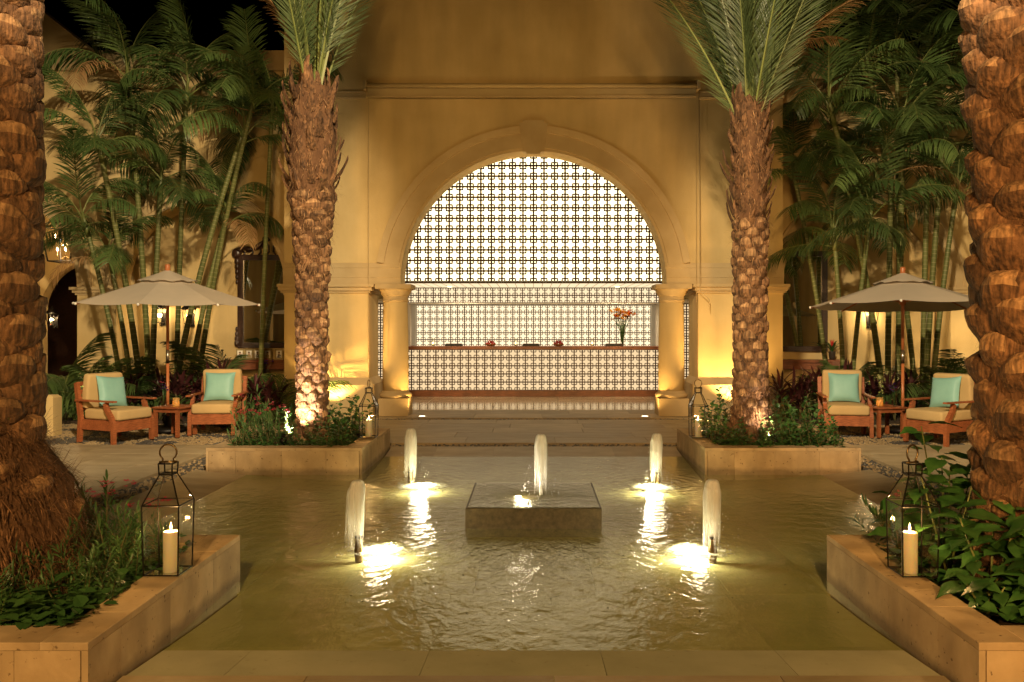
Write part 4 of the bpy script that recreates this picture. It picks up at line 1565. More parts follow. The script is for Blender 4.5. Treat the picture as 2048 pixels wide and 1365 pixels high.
# ------------------------------------------------------------------ candle lanterns
def candle_lantern(x, y, z, rz, label, clabel, handle=0.3, cs=1.0, coff=(0, 0)):
    t = thing('glass_lantern', label, 'lantern', (x, y, z), rz, group='glass candle lanterns on the planters')
    bw, mw, tw, nw = 0.098, 0.106, 0.036, 0.040
    zs = (0.012, 0.41, 0.575, 0.64)
    q = lambda h, zz: [Vector((-h, -h, zz)), Vector((h, -h, zz)), Vector((h, h, zz)), Vector((-h, h, zz))]
    A, B, C, D = q(bw, zs[0]), q(mw, zs[1]), q(tw, zs[2]), q(nw, zs[3])
    C2 = q(nw * 0.93, zs[2] + 0.003)
    fr = MB()
    br = 0.0046
    for L1, L2 in ((A, B), (B, C), (C2, D)):
        for i in range(4):
            fr.tube([L1[i], L2[i]], br, 4)
    for L1 in (A, B, C, C2, D):
        for i in range(4):
            a, b_ = L1[i], L1[(i + 1) % 4]
            fr.tube([a, b_], br, 4)
    fr.build('frame', M['iron'], t)
    MB().box(-bw, bw, -bw, bw, 0.002, 0.010).build('base_plate', M['mirror'], t)
    for i in range(4):
        j = (i + 1) % 4
        for (L1, L2, nm) in ((A, B, 'side_pane'), (B, C, 'roof_pane'), (C2, D, 'neck_pane')):
            c = (L1[i] + L1[j] + L2[i] + L2[j]) / 4
            k = 0.985
            g_ = MB()
            g_.add([tuple(c + (p - c) * k) for p in (L1[i], L1[j], L2[j], L2[i])], [(0, 1, 2, 3)])
            g_.build(nm, M['clear'], t)
    hn = MB()
    rr, zc = 0.047, zs[3] + 0.060
    pts = [(-0.034, 0, zs[3])]
    for i in range(15):
        a = R(232) - R(284) * i / 14
        pts.append((rr * math.cos(a), 0, zc + rr * math.sin(a)))
    pts.append((0.034, 0, zs[3]))
    hn.tube(pts, 0.0055, 6)
    hn.tube([(-0.05, 0, zs[3] + 0.006), (0.05, 0, zs[3] + 0.006)], 0.006, 5)
    h = hn.build('ring_handle', M['brass'], t, True)
    h.rotation_euler = (0, 0, handle)
    # the candle stands in the lantern
    c, s = math.cos(rz), math.sin(rz)
    lx, ly = coff
    ct = thing('pillar_candle', clabel, 'candle', (x + lx * c - ly * s, y + lx * s + ly * c, z + 0.0105), group='pillar candles')
    H = 0.235 * cs
    MB().lathe([(0.041, 0), (0.043, 0.004), (0.043, H - 0.006), (0.040, H), (0.025, H - 0.004), (0.004, H - 0.007)], 26).build('wax', M['wax'], ct, True)
    MB().tube([(0, 0, H - 0.008), (0.001, 0, H + 0.012)], 0.0013, 5).build('wick', M['black'], ct)
    MB().lathe([(0.001, H + 0.006), (0.0055, H + 0.016), (0.0065, H + 0.024), (0.0035, H + 0.038), (0.0006, H + 0.052)], 10).build('flame', M['flame'], ct, True)
    point('candle_light', (ct.location.x, ct.location.y, z + H + 0.04), 9.0, (1.0, 0.55, 0.18), 0.012)
    return t


ZP = 0.266
candle_lantern(-2.125, 4.80, ZP, 0.0, 'large glass lantern with a ring handle on the left near planter', 'thick ivory candle burning in the left near lantern', 0.15, 1.0, (0.02, -0.01))
candle_lantern(2.195, 4.78, ZP, 0.0, 'large glass lantern half in leaves on the right near planter', 'thick ivory candle burning in the right near lantern', 0.5, 1.0, (-0.02, -0.01))
candle_lantern(-2.12, 10.62, ZP, 0.0, 'glass lantern on the left rear planter in front of the left column', 'ivory candle in the left rear lantern', 1.45, 0.95)
candle_lantern(2.12, 10.62, ZP, 0.0, 'glass lantern with a ring handle in front of the right column', 'ivory candle in the right rear lantern', 0.0, 0.95)

# ground lamps by the columns and hidden uplights
for s, lb in ((-1, 'left'), (1, 'right')):
    x = s * 2.10
    t = thing('ground_light', 'small round ground light glowing in the paving beside the %s column' % lb, 'ground light', (x, 15.55, 0), group='ground lights by the columns')
    MB().lathe([(0.09, -0.04), (0.09, 0.004), (0.075, 0.006)], 20).build('rim', M['steel'], t, True)
    MB().lathe([(0.074, 0.003), (0.05, 0.009), (0.004, 0.011)], 20).build('lens', M['groundlens'], t, True)
    spot('ground_light_beam', (x, 15.55, 0.03), (s * 2.5, 15.8, 1.5), 55, 120, 0.7, AMBER, 0.05)


def uplight(x, y, aim, power, label, size=80, color=AMBER, z=0.0):
    t = thing('uplight', label, 'uplight', (x, y, z), group='spike uplights among the plants')
    d = (Vector(aim) - Vector((x, y, z + 0.12))).normalized()
    c = Vector((0, 0, 0.12))
    MB().tube([(0, 0, -0.15), (0, 0, 0.10)], 0.012, 6).build('spike', M['iron'], t)
    hd = MB().tube([tuple(c - d * 0.06), tuple(c - d * 0.03), tuple(c + d * 0.05)], [0.025, 0.042, 0.045], 12)
    hd.build('head', M['iron'], t, True)
    spot('uplight_beam', Vector((x, y, z + 0.12)) + d * 0.07, aim, power, size, 0.6, color, 0.03)


PINKW = (1.0, 0.78, 0.56)
uplight(-3.75, FY - 0.50, (-3.75, FY + 0.3, 2.4), 220, 'uplight at the foot of the left pier', 110)
uplight(3.75, FY - 0.50, (3.75, FY + 0.3, 2.4), 220, 'uplight at the foot of the right pier', 110)
uplight(-3.05, 10.08, (-2.86, 10.60, 0.9), 330, 'uplight among red flowers at the left rear palm', 70, PINKW, 0.20)
uplight(2.92, 10.02, (2.80, 10.60, 0.8), 80, 'uplight in the shrubs at the right rear palm', 70, PINKW, 0.20)
uplight(-8.0, 14.75, (-7.2, 17.4, 2.9), 330, 'uplight in the bed under the left cane palms', 120, WARM, 0.05)
uplight(-5.7, 14.75, (-6.4, 17.4, 3.2), 300, 'uplight in the bed behind the left seats', 120, WARM, 0.05)
uplight(8.0, 14.75, (7.2, 17.4, 2.9), 250, 'uplight in the bed under the right cane palms', 120, WARM, 0.05)
uplight(5.7, 14.75, (6.6, 17.4, 3.2), 250, 'uplight in the bed behind the right seats', 120, WARM, 0.05)


# ------------------------------------------------------------------ garden furniture
def armchair(x, y, face, label, plabel, pil=0.0, ptilt=0.0):
    """Teak armchair facing direction face; local -y is its front."""
    rz = math.atan2(face[1], face[0]) + PI / 2
    t = thing('armchair', label, 'armchair', (x, y, 0), rz, group='teak armchairs by the umbrellas')
    T = M['teak']
    W, Dp = 0.36, 0.36          # half width, half depth
    for s in (-1, 1):
        x0, x1 = sorted((s * (W - 0.002), s * (W - 0.057)))
        # front leg sweeping up and back into the arm
        fl = MB()
        prof = [(-Dp, 0.0), (-Dp, 0.30), (-Dp + 0.05, 0.40), (-Dp + 0.13, 0.50), (-Dp + 0.16, 0.60)]
        wd = [0.055, 0.062, 0.065, 0.06, 0.058]
        for (yy, zz), ww in zip(prof, wd):
            fl.v += [(x0, yy, zz), (x1, yy, zz), (x1, yy + ww, zz - (0.0 if zz < .35 else .02)), (x0, yy + ww, zz - (0.0 if zz < .35 else .02))]
        for i in range(len(prof) - 1):
            p = 4 * i
            for k in range(4):
                k2 = (k + 1) % 4
                fl.f.append((p + k, p + k2, p + 4 + k2, p + 4 + k))
                fl.mi.append(0)
        fl.f += [(3, 2, 1, 0), (16, 17, 18, 19)]
        fl.mi += [0, 0]
        fl.build('front_leg', T, t)
        bl = MB().prism([(0, 0)] * 0 or [(Dp - 0.02, 0.0), (Dp + 0.04, 0.0), (Dp + 0.015, 0.35), (Dp + 0.10, 0.86), (Dp + 0.04, 0.88), (Dp - 0.05, 0.35)], x0, x1)
        bl.v = [(v[1], v[0], v[2]) for v in bl.v]
        bl.build('rear_leg', T, t)
        MB().cbox(s * W - 0.05 if s > 0 else -W - 0.02, s * W + 0.02 if s > 0 else -W + 0.05, -Dp - 0.02, Dp + 0.055, 0.602, 0.627, 0.005).build('armrest', T, t)
        MB().box(s * (W - 0.03) - 0.012, s * (W - 0.03) + 0.012, -Dp + 0.06, Dp - 0.05, 0.19, 0.33).build('side_rail', T, t)
    MB().box(-W + 0.058, W - 0.058, -Dp + 0.012, -Dp + 0.038, 0.17, 0.33).build('front_rail', T, t)
    MB().box(-W + 0.058, W - 0.058, Dp - 0.01, Dp + 0.015, 0.22, 0.33).build('back_rail', T, t)
    for k in range(4):
        zz = 0.46 + 0.12 * k
        yo = Dp + 0.02 + (zz - 0.35) * 0.115
        MB().box(-W + 0.058, W - 0.058, yo, yo + 0.018, zz, zz + 0.06).build('back_slat', T, t)
    for k in range(7):
        yy = -Dp + 0.06 + 0.095 * k
        MB().box(-W + 0.058, W - 0.058, yy, yy + 0.06, 0.318, 0.332).build('seat_slat', T, t)

    def cushion(sx, sy, sz, name, bev=0.035):
        b = MB()
        n = 6
        prof = []
        for k in range(5):
            a = PI / 2 * k / 4
            prof.append((bev * (1 - math.cos(a)), bev * (1 - math.sin(a))))
        loops = []
        zz = []
        for (i_, o_) in prof:
            loops.append((sx - (bev - i_) * 0 - o_, sy - o_, i_))
        ring = []
        def loop(ins, z):
            hx_, hy_ = sx - ins, sy - ins
            c_ = 0.04
            pts = []
            for (qx, qy, a0) in ((1, 1, 0), (-1, 1, 90), (-1, -1, 180), (1, -1, 270)):
                for k in range(4):
                    a = R(a0 + 30 * k)
                    pts.append((qx * (hx_ - c_) + c_ * math.cos(a), qy * (hy_ - c_) + c_ * math.sin(a), z))
            return pts
        stack = []
        for k in range(5):
            a = PI / 2 * k / 4
            stack.append((bev * (1 - math.sin(a)), bev * (1 - math.cos(a))))
        for k in range(5):
            a = PI / 2 * k / 4
            stack.append((bev * (1 - math.cos(a)), sz - bev + bev * math.sin(a)))
        for ins, z in stack:
            b.v += loop(ins, z)
        m_ = 16
        for i in range(len(stack) - 1):
            for k in range(m_):
                k2 = (k + 1) % m_
                b.f.append((i * m_ + k, i * m_ + k2, (i + 1) * m_ + k2, (i + 1) * m_ + k))
                b.mi.append(0)
        # crowned top
        n0 = len(b.v)
        top = (len(stack) - 1) * m_
        for q, hgt in ((0.6, 0.012), (0.25, 0.018)):
            b.v += [(v[0] * q, v[1] * q, sz + hgt) for v in b.v[top:top + m_]]
        for lv in range(2):
            s0 = top if lv == 0 else n0
            s1 = n0 + lv * m_
            for k in range(m_):
                k2 = (k + 1) % m_
                b.f.append((s0 + k, s0 + k2, s1 + k2, s1 + k))
                b.mi.append(0)
        b.f.append(tuple(n0 + m_ + k for k in range(m_)))
        b.f.append(tuple(reversed(range(m_))))
        b.mi += [0, 0]
        return b.build(name, M['cushion'], t, True)
    sc_ = cushion(W - 0.058, Dp - 0.005, 0.155, 'seat_cushion')
    sc_.location = (0, -0.035, 0.334)
    bc = cushion(W - 0.06, 0.255, 0.13, 'back_cushion')
    bc.rotation_euler = (R(97), 0, 0)
    bc.location = (0, Dp + 0.012, 0.752)
    # scatter cushion leaning on the back
    pb = MB()
    n = 14
    S = 0.235
    for f in (1, -1):
        for j in range(n + 1):
            for i in range(n + 1):
                u, v = 2 * i / n - 1, 2 * j / n - 1
                pin = 1 - 0.07 * (1 - u * u) * (abs(v) ** 2.0) - 0.0
                pin2 = 1 - 0.07 * (1 - v * v) * (abs(u) ** 2.0)
                th = 0.075 * ((1 - u ** 4) * (1 - v ** 4)) ** 0.55
                th *= 1 + 0.05 * math.sin(7 * u + 3 * v) * (abs(u * v))
                pb.v.append((S * u * pin2, -f * th, S * v * pin))
    N = (n + 1) * (n + 1)
    for f in (0, 1):
        for j in range(n):
            for i in range(n):
                a = f * N + j * (n + 1) + i
                q = (a, a + 1, a + n + 2, a + n + 1)
                pb.f.append(q if f == 0 else q[::-1])
                pb.mi.append(0)
    po = pb.build('scatter_cushion', M['pillow'], None, True)
    mt = Matrix.Translation((x, y, 0)) @ Matrix.Rotation(rz, 4, 'Z') @ Matrix.Translation((pil, Dp - 0.255, 0.485 + 0.245)) @ Matrix.Rotation(R(-17), 4, 'X') @ Matrix.Rotation(ptilt, 4, 'Y') @ Matrix.Rotation(pil * 1.2, 4, 'Z')
    po.matrix_world = mt
    tag(po, plabel, 'cushion', 'aqua scatter cushions')
    return t


armchair(-6.20, 12.28, (0.915, -0.40), 'leftmost teak armchair turned towards the pool, nearest the left palm trunk', 'aqua cushion slumped in the leftmost armchair', 0.0, 0.10)
armchair(-5.06, 13.22, (0.10, -0.99), 'teak armchair right of the left umbrella pole facing the camera', 'aqua cushion upright in the armchair right of the left umbrella', 0.0, 0.0)
armchair(4.90, 12.98, (-0.20, -0.98), 'teak armchair left of the right umbrella pole, behind the planter', 'aqua cushion upright in the armchair behind the right planter', 0.0, 0.02)
armchair(5.97, 12.10, (-0.885, -0.465), 'rightmost teak armchair turned towards the pool, beside the right trunk', 'aqua cushion slumped in the rightmost armchair', 0.0, -0.10)


def side_table(x, y, rz, label):
    t = thing('side_table', label, 'side table', (x, y, 0), rz, group='teak side tables')
    for k in range(5):
        a = -0.255 + 0.102 * k
        MB().cbox(a + 0.001, a + 0.101, -0.25, 0.25, 0.437, 0.46, 0.004).build('top_slat', M['teak'], t)
    for sx in (-1, 1):
        for sy in (-1, 1):
            MB().box(sx * 0.2 - 0.024, sx * 0.2 + 0.024, sy * 0.2 - 0.024, sy * 0.2 + 0.024, 0, 0.436).build('leg', M['teak'], t)
        MB().box(sx * 0.2 - 0.012, sx * 0.2 + 0.012, -0.175, 0.175, 0.375, 0.436).box(-0.175, 0.175, sx * 0.2 - 0.012, sx * 0.2 + 0.012, 0.375, 0.4355).build('apron', M['teak'], t)


side_table(-5.58, 12.86, R(-16), 'small teak table between the two left armchairs')
side_table(5.44, 12.84, R(10), 'small teak table between the two right armchairs')


def votive(x, y, lb):
    t = thing('votive_holder', lb, 'candle holder', (x, y, 0.4605), group='gold votive holders')
    MB().lathe([(0.045, 0), (0.05, 0.01), (0.05, 0.135), (0.046, 0.135), (0.045, 0.012)], 18).build('holder', M['goldglass'], t, True)
    MB().lathe([(0.002, 0.03), (0.006, 0.04), (0.006, 0.05), (0.001, 0.07)], 8).build('flame', M['flame'], t, True)
    point('votive_light', (x, y, 0.54), 0.45, (1, 0.5, 0.15), 0.02)


def bud_vase(x, y, lb, seed):
    t = thing('bud_vase', lb, 'flower vase', (x, y, 0.4605), group='iris vases on the side tables')
    MB().lathe([(0.03, 0), (0.033, 0.2), (0.03, 0.2), (0.028, 0.01)], 14).build('vase', M['clear'], t, True)
    bouquet(t, 0.18, 5, seed, 0.07, ['purple', 'purple', 'pink'], (0.06, 0.18), 0.04)


votive(-5.52, 12.74, 'gold votive candle holder on the left side table')
bud_vase(-5.74, 12.80, 'slim glass vase of purple irises on the left side table', 2)
votive(5.37, 12.80, 'gold votive candle holder on the right side table')
bud_vase(5.58, 12.74, 'slim glass vase of purple irises on the right side table', 4)


def umbrella(x, y, rim, rz, lean, label, rad=1.42):
    t = thing('garden_umbrella', label, 'umbrella', (x, y, 0), 0, group='taupe garden umbrellas')
    t.rotation_euler = (lean[0], lean[1], 0)
    top = rim + 0.50
    MB().tube([(0, 0, 0.05), (0, 0, 1.10)], 0.024, 14).build('lower_pole', M['pole'], t, True)
    MB().tube([(0, 0, 1.101), (0, 0, 1.32)], 0.027, 14).build('pole_joint', M['steel'], t, True)
    MB().tube([(0, 0, 1.321), (0, 0, top + 0.02)], 0.024, 14).build('upper_pole', M['pole'], t, True)
    MB().lathe([(0.03, top + 0.0), (0.045, top + 0.02), (0.04, top + 0.06), (0.045, top + 0.10), (0.035, top + 0.13), (0.0, top + 0.135)], 14).build('finial', M['pole'], t, True)
    MB().lathe([(0.28, 0.0), (0.28, 0.05), (0.24, 0.08), (0.05, 0.09), (0.04, 0.25), (0.0, 0.25)], 24).build('base', M['iron'], t, True)
    MB().lathe([(0.05, rim + 0.02), (0.055, rim + 0.06), (0.05, rim + 0.12)], 14).build('hub', M['pole'], t, True)

    def surf(u, a, fr):
        # u 0 apex .. 1 rim; cloth sags between the ribs
        r_ = rad * u
        z = top - 0.50 * (0.80 * u + 0.20 * u ** 0.6) - 0.035 * math.sin(PI * fr) * u * (1 - 0.2 * u)
        rr = r_ * (1 - 0.055 * math.sin(PI * fr) * u)
        return (rr * math.cos(a), rr * math.sin(a), z)
    for k in range(8):
        a0, a1 = rz + 2 * PI * k / 8, rz + 2 * PI * (k + 1) / 8
        b = MB()
        n, m_ = 8, 6
        for i in range(n + 1):
            u = 0.16 + 0.84 * i / n
            for j in range(m_ + 1):
                f = j / m_
                b.v.append(surf(u, a0 + (a1 - a0) * f, f))
        for i in range(n):
            for j in range(m_):
                p = i * (m_ + 1) + j
                b.f.append((p, p + m_ + 1, p + m_ + 2, p + 1))
                b.mi.append(0)
        b.build('canopy_panel', M['canvas'], t, True)
        # rib and strut under the seam
        c = surf(0.12, a0, 0)
        d = surf(1.0, a0, 0)
        e = surf(0.5, a0, 0)
        MB().tube([(c[0], c[1], c[2] - 0.025), (d[0], d[1], d[2] - 0.022)], 0.011, 5).build('rib', M['pole'], t)
        MB().tube([(0.05 * math.cos(a0), 0.05 * math.sin(a0), rim + 0.07), (e[0], e[1], e[2] - 0.035)], 0.009, 5).build('strut', M['pole'], t)
        q = MB()
        q.blob((d[0] * 1.004, d[1] * 1.004, d[2] - 0.012), 0.022, 7, 5)
        q.build('rib_pocket', M['white'], t, True)
    v = MB()
    n, m_ = 4, 32
    for i in range(n + 1):
        u = 0.02 + 0.30 * i / n
        for j in range(m_):
            f = (j % 4) / 4
            a = rz + 2 * PI * j / m_
            p = surf(u, a, f)
            fl = 0.012 * math.sin(j * 2.1) * (i / n)
            v.v.append((p[0], p[1], p[2] + 0.055 * (1 - 0.2 * i / n) + fl))
    for i in range(n):
        for j in range(m_):
            j2 = (j + 1) % m_
            v.f.append((i * m_ + j, (i + 1) * m_ + j, (i + 1) * m_ + j2, i * m_ + j2))
            v.mi.append(0)
    v.build('vent_cap', M['canvas'], t, True)
    return t


umbrella(-5.93, 13.38, 2.07, R(8), (R(1.6), R(0.6), 0), 'taupe umbrella over the left seats, seen level with its rim')
umbrella(5.93, 13.25, 2.03, R(20), (R(-2.2), R(1.0), 0), 'taupe umbrella over the right seats with its underside and ribs showing')
o = MB().cbox(-0.12, 0.12, -0.12, 0.12, -0.05, 0.62, 0.04).build('bollard', M['stucco'], loc=(-7.62, 13.0, 0))
tag(o, 'short cream bollard beside the left palm trunk', 'bollard')

# ------------------------------------------------------------------ palms
def boot_mesh(w, h, dep, rt, seed, blunt=1.0, name='leaf_base'):
    """Stub of an old frond: a leaning rhombic wedge, cut off blunt, its rim chipped. x is outward, z up."""
    r = random.Random(seed)
    b = MB()
    nu, nv = 9, 9
    skew = r.uniform(-0.12, 0.12)
    up, vp = r.uniform(-0.25, 0.25), r.uniform(0.60, 0.74)
    lean_u, lean_v = r.uniform(-0.25, 0.25), r.uniform(-0.1, 0.45)
    for iv in range(nv):
        v = iv / (nv - 1)
        sh = 0.34 + 0.66 * (1 - abs(v - 0.55) / 0.55) ** 0.8 if v < 0.55 else 0.42 + 0.58 * (1 - (v - 0.55) / 0.45) ** 0.8
        for iu in range(nu):
            u = 2 * iu / (nu - 1) - 1
            y = u * w / 2 * sh * (1 + r.uniform(-0.03, 0.03)) + skew * w * v
            du = abs(u - up) / (1 + up if u < up else 1 - up)
            dv = (vp - v) / vp if v < vp else (v - vp) / (1 - vp)
            q = max(0.0, 1 - max(du ** 1.12, dv) - 0.12 * du * dv)
            out = min(blunt, q) / blunt
            out *= 1 + (lean_u * u + lean_v * (v - 0.5)) * (1 if blunt < 1 else 0.5)
            out = dep * out * (1 + r.uniform(-0.07, 0.07)) if 0 < iu < nu - 1 and 0 < iv < nv - 1 else -0.02
            x = -(rt - math.sqrt(max(rt * rt - min(y * y, rt * rt * 0.9), 0))) + out
            z = h * (v - 0.5) + r.uniform(-0.025, 0.025) * h + 0.10 * h * (v > 0.5) * (1 - u * u)
            b.v.append((x, y, z))
    for iv in range(nv - 1):
        for iu in range(nu - 1):
            a = iv * nu + iu
            b.cur = 1 if iv >= int(vp * (nv - 1)) and 1 < iu < nu - 3 else 0
            b.f.append((a, a + 1, a + nu + 1, a + nu))
            b.mi.append(b.cur)
    me = b.mesh(name, [M['boot'], M['boot_cut']])
    me.polygons.foreach_set('use_smooth', [r.random() < 0.5 for p in me.polygons])
    return me


def stub_mesh(L, w, seed, up=0.9):
    """Longer dry petiole stub, split at its end."""
    r = random.Random(seed)
    b = MB()
    n = 5
    for i in range(n + 1):
        u = i / n
        x = L * 0.42 * u + 0.02 * math.sin(u * 3)
        z = L * up * u
        ww = w / 2 * (1 - 0.62 * u) * (1 + r.uniform(-0.08, 0.08))
        th = 0.03 * (1 - 0.6 * u)
        b.v += [(x + th, 0, z + r.uniform(-.01, .01)), (x, ww, z + r.uniform(-.02, .02) * (i == n) * 3), (x - th * 0.6, 0, z), (x, -ww, z + r.uniform(-.02, .02) * (i == n) * 3)]
    for i in range(n):
        for k in range(4):
            k2 = (k + 1) % 4
            b.f.append((4 * i + k, 4 * i + k2, 4 * i + 4 + k2, 4 * i + 4 + k))
            b.mi.append(0)
    b.f.append((4 * n, 4 * n + 1, 4 * n + 2, 4 * n + 3))
    b.mi.append(0)
    return b.mesh('leaf_base', [M['boot']])


def frond_mesh(L, n, leaf, a0, bend, t0=0.18, lw=0.013, fwd=50, vee=25, seed=0, mats=('areca', 'petiole'), droop=0.5, rr=0.013, twist=0.0, name='frond', segs=9):
    """A feather frond: midrib rising along +x at angle a0 and bending over, with two ranks of leaflets."""
    r = random.Random(seed)
    b = MB()
    m_ = 14
    P, T = [], []
    x = z = y = 0.0
    a = a0
    for i in range(m_ + 1):
        P.append(Vector((x, y, z)))
        T.append(Vector((math.cos(a), twist * i / m_, math.sin(a))).normalized())
        x += L / m_ * math.cos(a)
        z += L / m_ * math.sin(a)
        y += L / m_ * twist * i / m_
        a -= bend / m_ * (0.6 + 0.8 * i / m_)
    b.cur = 1
    b.tube([tuple(p) for p in P], [rr * (1 - 0.85 * i / m_) + 0.0015 for i in range(m_ + 1)], 4)
    b.cur = 0
    for i in range(n):
        t = t0 + (1 - t0) * (i + r.uniform(-0.2, 0.2)) / n
        f = min(max(t * m_, 0), m_ - 0.001)
        k = int(f)
        p = P[k].lerp(P[k + 1], f - k)
        tg = T[k].lerp(T[k + 1], f - k).normalized()
        up = Vector((-tg.z, 0, tg.x)) if tg.x >= 0 or True else up
        up = tg.cross(Vector((0, 1, 0))) * -1
        if up.length < 1e-3:
            up = Vector((1, 0, 0))
        up.normalize()
        s_ = (t - t0) / (1 - t0)
        ll = leaf * (0.45 + 1.1 * math.sin(PI * min(1, 0.18 + 0.72 * s_))) / 1.5 * r.uniform(0.88, 1.1)
        fa = R(fwd * (1 + 0.25 * (0.5 - s_)) + r.uniform(-6, 6))
        for sd in (-1, 1):
            va = R(vee + r.uniform(-9, 9))
            side = Vector((0, sd, 0)) * math.cos(va) + up * math.sin(va)
            d = (side * math.sin(fa) + tg * math.cos(fa)).normalized()
            wv = tg.cross(d).cross(d).normalized()
            dr = Vector((0, 0, -1)) * droop
            q0 = p
            q1 = p + d * ll * 0.40
            d2 = (d + dr * 0.55).normalized()
            q2 = q1 + d2 * ll * 0.34
            d3 = (d2 + dr * 0.9).normalized()
            q3 = q2 + d3 * ll * 0.26
            ww = lw * r.uniform(0.85, 1.15)
            n0 = len(b.v)
            b.v += [tuple(q0 - wv * ww * 0.5), tuple(q0 + wv * ww * 0.5), tuple(q1 - wv * ww), tuple(q1 + wv * ww), tuple(q2 - wv * ww * 0.8), tuple(q2 + wv * ww * 0.8), tuple(q3)]
            b.f += [(n0, n0 + 1, n0 + 3, n0 + 2), (n0 + 2, n0 + 3, n0 + 5, n0 + 4), (n0 + 4, n0 + 5, n0 + 6)]
            b.mi += [0, 0, 0]
    return b.mesh(name, [M[mats[0]], M[mats[1]]])


def date_palm(label, x, y, z0, ztop, r0, per, rowh, bw, bh, bd, seed, fronds=(), top_shag=None, flare=0.0, lean=(0, 0), swell=0.0, sharp=0.7, foot=0.0):
    r = random.Random(seed)
    t = thing('date_palm', label, 'palm tree', (x, y, z0), group='date palms in the stone planters')
    H = ztop - z0
    n = 44
    prof = []
    for i in range(n + 1):
        z = H * i / n
        f = flare * math.exp(-z / 0.22) if foot == 0 else flare / (1 + math.exp((z - foot) / 0.075))
        sw = swell * math.exp(-((z - H * 0.80) / (H * 0.20)) ** 2)
        prof.append((r0 + f + sw, z))
    tk = MB()
    q = 22
    for (rad, z) in prof:
        for k in range(q):
            a = 2 * PI * k / q
            rr = rad * (1 + r.uniform(-0.03, 0.03) + ((0.06 * math.sin(4 * a + seed) + r.uniform(-0.06, 0.06)) if rad > r0 + 0.05 and flare > 0 else 0))
            tk.v.append((rr * math.cos(a) + lean[0] * z, rr * math.sin(a) + lean[1] * z, z))
    for i in range(n):
        for k in range(q):
            k2 = (k + 1) % q
            tk.f.append((i * q + k, i * q + k2, (i + 1) * q + k2, (i + 1) * q + k))
            tk.mi.append(0)
    trunk = tk.build('trunk', M['bark'], t, True)

    def rad_at(z):
        return r0 + (flare * math.exp(-z / 0.22) if foot == 0 else flare / (1 + math.exp((z - foot) / 0.075))) + swell * math.exp(-((z - H * 0.80) / (H * 0.20)) ** 2)
    ms = [boot_mesh(bw, bh, bd, r0, seed * 10 + k, sharp) for k in range(5)]
    stubs = [stub_mesh(0.30, 0.12, seed * 7 + k) for k in range(3)] + [stub_mesh(0.24, 0.14, seed * 9 + k, 0.8) for k in range(2)]
    zs = foot + 0.17 if foot > 0 else 0.02
    row = 0
    z = zs
    cnt = 0
    if foot > 0:
        # a few stubs left standing in the root mass
        for (a, zz) in ((-1.1, 0.46), (-0.35, 0.60), (-1.75, 0.66), (-2.3, 0.40), (0.25, 0.42), (-0.8, 0.70), (-1.5, 0.22)):
            rr = rad_at(zz) - 0.02
            put('leaf_base', ms[0], trunk, (rr * math.cos(a), rr * math.sin(a), zz), (0.3, 0.4, a), 0.7)
            cnt += 1
    limit = H if top_shag is None else top_shag - z0
    while z < limit and cnt < 290:
        for k in range(per):
            a = 2 * PI * (k + 0.5 * (row % 2)) / per + row * 0.07 + r.uniform(-0.13, 0.13)
            # the side turned away from every view of the court is left bare past the count limit
            zz = z + r.uniform(-0.18, 0.18) * rowh
            rr = rad_at(zz) - 0.012
            sc = r.uniform(0.80, 1.22)
            put('leaf_base', ms[r.randrange(5)], trunk, (rr * math.cos(a) + lean[0] * zz, rr * math.sin(a) + lean[1] * zz, zz), (r.uniform(-0.10, 0.10), r.uniform(-0.12, 0.10), a),
                (sc, sc * (1 + (rad_at(zz) - r0) / r0 * 0.8), sc))
            cnt += 1
        row += 1
        z += rowh
    if top_shag is not None:
        z = limit
        while z < H:
            u = (z - limit) / max(0.01, H - limit)
            for k in range(per + 1):
                a = 2 * PI * (k + 0.5 * (row % 2)) / (per + 1) + r.uniform(-0.15, 0.15)
                zz = z + r.uniform(-0.05, 0.05)
                rr = rad_at(zz) - 0.02
                put('leaf_base', stubs[r.randrange(5)], trunk, (rr * math.cos(a) + lean[0] * zz, rr * math.sin(a) + lean[1] * zz, zz), (r.uniform(-0.2, 0.2), r.uniform(-0.28, 0.22) - 0.3 * u, a), r.uniform(0.7, 1.25))
            row += 1
            z += rowh * 1.0
    for (me, a, dz, tilt, sc) in fronds:
        put('frond', me, t, (0.09 * math.cos(a) + lean[0] * H, 0.09 * math.sin(a) + lean[1] * H, H - 0.12 + dz), (r.uniform(-0.15, 0.15), tilt, a), sc)
    return t, trunk


def strands(name, parent, n, rfun, z0, z1, seed, mat='bark', L=(0.05, 0.14), wd=0.004):
    """Loose fibres hanging on a trunk, joined into one part."""
    r = random.Random(seed)
    b = MB()
    for _ in range(n):
        a = r.uniform(0, 2 * PI)
        z = r.uniform(z0, z1)
        q = rfun(z) + 0.004
        l = r.uniform(*L)
        p = Vector((q * math.cos(a), q * math.sin(a), z))
        d = Vector((math.cos(a) * r.uniform(0.1, 0.7), math.sin(a) * r.uniform(0.1, 0.7), r.uniform(-1, 0.5)))
        tv = Vector((-math.sin(a), math.cos(a), 0)) * wd
        d = d.normalized() + tv * r.uniform(-60, 60)
        e = p + d * l * 0.6
        f = e + (d + Vector((0, 0, -0.6))) * l * 0.4
        b.add([tuple(p - tv), tuple(p + tv), tuple(e + tv * 0.6), tuple(e - tv * 0.6), tuple(f)], [(0, 1, 2, 3), (3, 2, 4)])
    o = b.build(name, M[mat], parent)
    o['kind'] = 'stuff'
    return o


